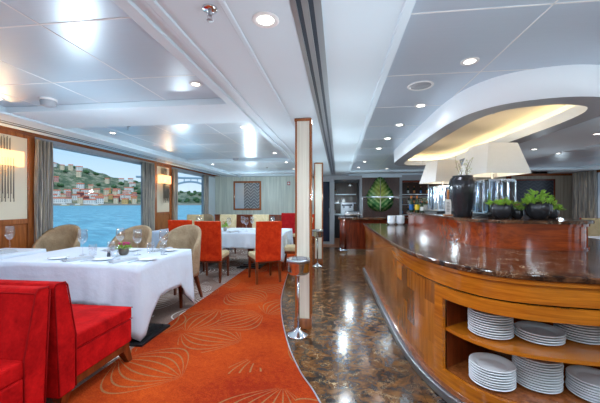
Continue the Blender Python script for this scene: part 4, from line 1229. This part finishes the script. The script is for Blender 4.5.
# ------------------------------------------------------------------ desk and pantry in the distance
e = empty('service_desk', 'dark reddish wood service desk with dark top below the leaf sculpture', 'counter', (1.3, 9.1, 0))
f = MB(); f.box(-1.15, 1.6, -.35, .3, .08, .90); f.build('body', 'wood_desk', e, bevel=.01)
f = MB(); f.cyl((-1.16, -.33, .08), (-1.16, -.33, .90), .10, seg=20); f.build('corner_post', 'wood_desk', e)
f = MB(); f.box(-1.3, 1.65, -.42, .34, .90, .95); f.build('top', 'marble_top', e, bevel=.01)
f = MB(); f.box(-1.2, 1.6, -.37, .3, 0, .08); f.cyl((-1.16, -.33, 0), (-1.16, -.33, .08), .13, seg=20); f.build('plinth', 'chrome', e)
for x0 in (-1.02, -.35, .32, .99):
    f = MB(); f.box(x0, x0+.55, -.362, -.35, .16, .82); f.build('front_panel', 'wood_desk', e, bevel=.006)
e = empty('chafing_dish', 'chrome chafing dish on the left end of the service desk', 'chafing dish', (.42, 9.1, .95))
f = MB(); f.box(-.24, .24, -.16, .16, .06, .12); f.build('pan', 'chrome', e, bevel=.015)
f = MB(); f.box(-.22, .22, -.14, .14, .12, .17)
f.build('lid', 'chrome', e, bevel=.04)
for sx in (-1, 1):
    for sy in (-1, 1):
        f = MB(); f.cyl((sx*.2, sy*.12, 0), (sx*.2, sy*.12, .065), .008); f.build('leg', 'black_metal', e)
f = MB(); f.tube([(-.05, 0, .165), (-.05, 0, .2), (.05, 0, .2), (.05, 0, .165)], .006); f.build('handle', 'chrome', e)
e = empty('sneeze_guard', 'glass screen with steel rail standing on the service desk', 'glass screen', (1.3, 8.85, .95))
for x in (-.62, 1.45):
    f = MB(); f.cyl((x, 0, 0), (x, 0, .58), .012); f.build('post', 'brushed_steel', e)
f = MB(); f.cyl((-.64, 0, .58), (1.47, 0, .58), .012); f.build('rail', 'brushed_steel', e)
f = MB(); f.box(-.6, 1.44, -.003, .003, .15, .56); f.build('glass', 'window_glass', e)
# pantry fittings
e = empty('pantry_cabinet', 'pantry counter with steel shelves seen through the opening', 'cabinet', (.1, 12.5, 0))
f = MB(); f.box(-.6, .6, -.3, .35, 0, .9); f.build('body', 'dark_interior', e, bevel=.004)
f = MB(); f.box(-.62, .62, -.33, .35, .9, .94); f.build('worktop', 'brushed_steel', e)
for z in (1.35, 1.7):
    f = MB(); f.box(-.6, .62, .05, .35, z, z+.03); f.build('shelf', 'brushed_steel', e)
e = empty('coffee_machine', 'steel coffee machine on the pantry counter', 'coffee machine', (.35, 12.35, .94))
f = MB(); f.box(-.25, .25, -.15, .2, 0, .12); f.box(-.25, .25, 0, .2, .12, .3); f.box(-.25, .25, -.18, .2, .3, .4); f.build('housing', 'brushed_steel', e, bevel=.01)
for x in (-.12, .12):
    f = MB(); f.cyl((x, -.1, .3), (x, -.1, .25), .03); f.cyl((x, -.1, .26), (x, -.26, .25), .01); f.build('portafilter', 'black_metal', e)
f = MB(); f.box(-.2, .2, -.183, -.18, .32, .38); f.build('control_panel', 'dark_blue_glass', e)
jar = empty('storage_jar', '', 'jar')
f = MB(); f.lathe([(0, 0), (.05, 0), (.055, .02), (.055, .12), (.035, .14), (0, .14)], 16); f.build('jar_body', 'clay_pot', jar)
f = MB(); f.lathe([(.04, .138), (.04, .16), (0, .165)], 14); f.build('lid', 'lime_wood', jar)
JR = First(jar)
for i, (x, z, w_) in enumerate(((-.35, .94, 'on the pantry counter'), (-.15, .94, 'beside the coffee machine'), (-.3, 1.38, 'on the lower pantry shelf'), (.1, 1.38, 'at the middle of the lower pantry shelf'), (-.1, 1.73, 'on the upper pantry shelf'))):
    JR.put((x, 12.6 if z > 1 else 12.4, z), 0, 'small pale storage jar '+w_)
e = empty('pendant_lamp', 'small hanging lamp inside the pantry', 'pendant lamp', (.45, 11.6, 2.2))
f = MB(); f.cyl((0, 0, 0), (0, 0, -.15), .004, seg=6); f.build('cord', 'black_metal', e)
f = MB(); f.lathe([(.015, -.13), (.03, -.15), (.085, -.2), (.08, -.2), (.02, -.155)], 18); f.build('lamp_shade', 'brushed_steel', e)
f = MB(); f.ball((0, 0, -.18), .025); f.build('bulb', 'lamp_glow', e)
# back bar
e = empty('bottle_shelf', 'steel bottle shelves in the back bar behind the flower pots', 'shelf', (3.1, 10.9, 0))
f = MB(); f.box(-1.0, 1.0, .12, .32, 0, .95); f.build('cabinet', 'wood_desk', e)
for z in (.95, 1.3, 1.65):
    f = MB(); f.box(-1.0, 1.0, .0, .32, z, z+.02); f.build('shelf', 'brushed_steel', e)
for x in (-1.0, 0, 1.0):
    f = MB(); f.box(x-.015, x+.015, .28, .31, 0, 2.0); f.build('upright', 'brushed_steel', e)
for z, w_ in ((.97, 'lowest'), (1.32, 'middle'), (1.67, 'top')):
    for k_ in range(9):
        x = 2.18+.215*k_+rnd.uniform(-.02, .02)
        o = B.put((x, 11.05, z), 0, 'dark bottle standing on the %s shelf of the back bar' % w_, 'bottles on the %s back bar shelf' % w_)
        if k_ % 3:
            for ch in o.children:
                if ch.name.startswith('paper_label'): ch.data = ch.data.copy(); ch.data.materials[0] = M[('bottle_orange', 'paper')[k_ % 2]]
for k_ in range(3): pass

# ------------------------------------------------------------------ outside: river, far bank, bridge
WZ = -2.6
f = MB(); f.box(-1400, XL-2.2, -500, 1600, WZ-1, WZ); struct(f.build('water', 'river_water')); bpy.data.objects['water'].name = 'river'
bpy.data.objects['river']['kind'] = 'stuff'; tag(bpy.data.objects['river'], 'rippled blue green river outside the windows', 'river')
f = MB(); f.box(XL-1.5, XL-.2, YF-6, YB+8, -.35, -.2); tag(f.build('deck_walkway', 'grey_paint'), 'narrow outer deck along the ship side below the windows', 'deck')
def polar(az, r): return (-math.sin(az)*r, math.cos(az)*r)
HS = 1.3
azs = [(8, 44), (22, 44), (24, 30), (28, 30), (31, 44), (34, 54), (37, 58), (40, 72), (42, 82), (44, 84), (46, 90), (50, 84), (70, 60), (95, 50)]
def sky_h(a):
    for (p, h0), (q, h1) in zip(azs, azs[1:]):
        if p <= a <= q: return (h0+(h1-h0)*(a-p)/(q-p))*HS
    return 45
R0 = 760
def ground(a, r):
    t = max(0, min(1, (r-R0-18)/240)); h = sky_h(a)*(.75*t+.25*t*t*(3-2*t))
    return WZ+3.5+h*.92+2*math.sin(a*3.1+r*.03)*t
f = MB(); g_ = []
for i in range(0, 176):
    a = 8+i*.5; row = []
    for j in range(18):
        r = R0+(0 if j == 0 else 1+j*20)
        z = WZ-1 if j == 0 else ground(a, r)
        row.append(f.bm.verts.new((*polar(R(a), r), z)))
    g_.append(row)
for i in range(175):
    for j in range(17):
        fc = f.bm.faces.new([g_[i][j], g_[i+1][j], g_[i+1][j+1], g_[i][j+1]]); fc.smooth = True; fc.material_index = 1 if j == 0 else 0
tag(f.build('far_hillside', ['hillside', 'quay_stone'], None, norm=False), 'green hillside with houses across the river', 'hill'); bpy.data.objects['far_hillside']['kind'] = 'structure'
def house(wallm, w, d, h):
    e = empty('house', '', 'house')
    f = MB(); f.box(-w/2, w/2, -d/2, d/2, -3, h); f.build('wall', wallm, e)
    f = MB(); f.prismx([(-d/2-.5, h), (d/2+.5, h), (0, h+2.6)], -w/2-.5, w/2+.5); f.build('roof', 'roof_tile', e)
    f = MB()
    for fl in range(int(h//3)):
        n_ = int(w//2.6)
        for k in range(n_):
            x = -w/2+(k+.5)*w/n_; f.box(x-.5, x+.5, -d/2-.08, -d/2+.02, fl*3+.9, fl*3+2.4)
    f.build('window_row', 'pane_dark', e)
    return First(e)
H = [('white', house('house_white', 13, 10, 9)), ('cream', house('house_cream', 10, 9, 12)), ('pink', house('house_pink', 9, 9, 9)), ('dark red', house('house_maroon', 12, 10, 10)), ('ochre', house('house_ochre', 11, 9, 8)), ('white', house('house_white', 20, 11, 7))]
hr = random.Random(21); H2 = [H[0], H[5], H[1], H[0], H[1], H[5], H[2], H[3], H[4], H[0]]
tiers = [(8, 'on the quay'), (27, 'just above the quay'), (45, 'low on the slope'), (64, 'a third of the way up'), (90, 'half way up the hill'), (122, 'high on the hill'), (160, 'near the hilltop'), (205, 'on the hilltop')]
used_h = []
for ti, (dr, w_) in enumerate(tiers):
    a = 35+hr.uniform(0, 1)
    while a < 50:
        if hr.random() < (.95, .95, .92, .85, .7, .5, .4, .5)[ti]:
            c, F_ = hr.choice(H2)
            r = R0+14+dr+hr.uniform(-4, 4); x, y = polar(R(a), r)
            sc_ = hr.uniform(.8, 1.15)
            if any(math.hypot(x-q[0], y-q[1]) < 15.5 for q in used_h): a += .4; continue
            used_h.append((x, y))
            F_.put((x, y, ground(a, r)), R(a)+hr.uniform(-.25, .25), '%s walled house with terracotta roof %s across the river' % (c, w_), '%s houses %s' % (c, w_), (sc_, sc_, sc_))
        a += hr.uniform(.98, 1.3)
# trees on the bank
def tree():
    e = empty('tree', '', 'tree')
    f = MB(); f.tube([(0, 0, -1), (0, 0, 3)], [.5, .35]); f.build('trunk', 'wood_leg', e)
    f = MB()
    for k in range(7):
        f.ball((hr.uniform(-3, 3), hr.uniform(-3, 3), hr.uniform(2, 4.5)), hr.uniform(2, 3.3), 2, (1, 1, .85), 0, .12)
    f.build('crown', 'tree_green', e); return First(e)
T = tree(); used = [(x, y, 9) for x, y in used_h]
for i in range(160):
    if i < 60: a = hr.uniform(32, 49); dr = hr.uniform(15, 230); w_ = 'among the hillside houses'
    else: a = hr.uniform(22, 31); dr = hr.choice((hr.uniform(12, 60), hr.uniform(140, 230))); w_ = 'on the green slope under the bridge'
    r = R0+14+dr; s_ = hr.uniform(.9, 1.7); p_ = polar(R(a), r)
    if any(math.hypot(p_[0]-q[0], p_[1]-q[1]) < q[2]+7*s_ for q in used): continue
    used.append((*p_, 7*s_))
    T.put((*polar(R(a), r), ground(a, r)), hr.uniform(0, 6), 'dark green tree %s across the river' % w_, 'trees %s' % w_, (s_, s_, s_))
# boats
bo = empty('river_boat', '', 'boat')
f = MB(); f.prism([(-7, -1.8), (5, -1.8), (8, 0), (5, 1.8), (-7, 1.8)], -.3, 1.4); f.build('hull', 'house_ochre', bo)
f = MB(); f.box(-5, 3, -1.3, 1.3, 1.4, 3.4); f.build('cabin', 'plastic_white', bo)
BO = First(bo)
for a, w_ in ((44.2, 'left of the quay houses'), (42.6, 'in the middle of the quay'), (40.3, 'at the right end of the quay')):
    BO.put((*polar(R(a), R0-14), WZ), R(a), 'small ochre boat moored %s across the river' % w_)
# arch bridge
e = empty('arch_bridge', 'pale concrete arch bridge over the river seen through the far window', 'bridge', (*polar(R(26.4), 800), WZ), R(26.4))
e.scale = (1.25, 1.25, 1.25)
f = MB(); f.box(-95, 95, -5, 5, 51, 54); f.build('deck', 'bridge_concrete', e)
f = MB(); N_ = 28
for i in range(N_):
    def zz(t): return 46-34*(2*t-1)**2
    t0, t1 = i/N_, (i+1)/N_; xa, xb = -62+124*t0, -62+124*t1
    for yy in (-4, 4):
        v = [(xa, yy-1, zz(t0)-2), (xa, yy+1, zz(t0)-2), (xb, yy+1, zz(t1)-2), (xb, yy-1, zz(t1)-2), (xa, yy-1, zz(t0)+1), (xa, yy+1, zz(t0)+1), (xb, yy+1, zz(t1)+1), (xb, yy-1, zz(t1)+1)]
        vv = [f.bm.verts.new(p) for p in v]
        for q in ((0, 1, 2, 3), (4, 5, 6, 7), (0, 1, 5, 4), (1, 2, 6, 5), (2, 3, 7, 6), (3, 0, 4, 7)): f.bm.faces.new([vv[k] for k in q])
f.build('arch', 'bridge_concrete', e)
for i in range(13):
    x = -72+12*i; t = (x+62)/124; z0 = 46-34*(2*t-1)**2 if 0 <= t <= 1 else 6
    if z0 < 49:
        f = MB(); f.box(x-.8, x+.8, -4, 4, z0, 51); f.build('pier', 'bridge_concrete', e)

# ------------------------------------------------------------------ sky
w = bpy.data.worlds.new('World'); bpy.context.scene.world = w; w.use_nodes = True
nt = w.node_tree; nt.nodes.clear()
ob = nt.nodes.new('ShaderNodeOutputWorld'); bg = nt.nodes.new('ShaderNodeBackground')
tc = nt.nodes.new('ShaderNodeTexCoord'); sp = nt.nodes.new('ShaderNodeSeparateXYZ'); nt.links.new(tc.outputs['Generated'], sp.inputs[0])
cr = nt.nodes.new('ShaderNodeValToRGB'); nt.links.new(sp.outputs[2], cr.inputs[0])
cr.color_ramp.elements[0].position = 0; cr.color_ramp.elements[0].color = lin(218, 234, 246)
cr.color_ramp.elements[1].position = .5; cr.color_ramp.elements[1].color = lin(130, 185, 232)
el = cr.color_ramp.elements.new(.13); el.color = lin(176, 212, 240)
nt.links.new(cr.outputs[0], bg.inputs[0]); bg.inputs[1].default_value = .8
nt.links.new(bg.outputs[0], ob.inputs[0])
sun = bpy.data.lights.new('sun', 'SUN'); sun.energy = 1.3; sun.angle = R(1); sun.color = (1, .95, .88)
so = bpy.data.objects.new('sun', sun); col.objects.link(so); so.rotation_euler = (R(38), 0, R(20))

# ------------------------------------------------------------------ camera
cam = bpy.data.cameras.new('camera'); co = bpy.data.objects.new('camera', cam); col.objects.link(co)
co.location = (0, 0, 1.35); co.rotation_euler = (R(90), 0, R(7))
cam.sensor_width = 36; cam.lens = 310/600*36; cam.clip_start = .05; cam.clip_end = 3000
cam.shift_y = (203.5-201.5)/600
sc = bpy.context.scene; sc.camera = co
sc.view_settings.view_transform = 'Standard'; sc.view_settings.look = 'None'; sc.view_settings.gamma = 1; sc.view_settings.use_curve_mapping = False
sc.view_settings.exposure = .6
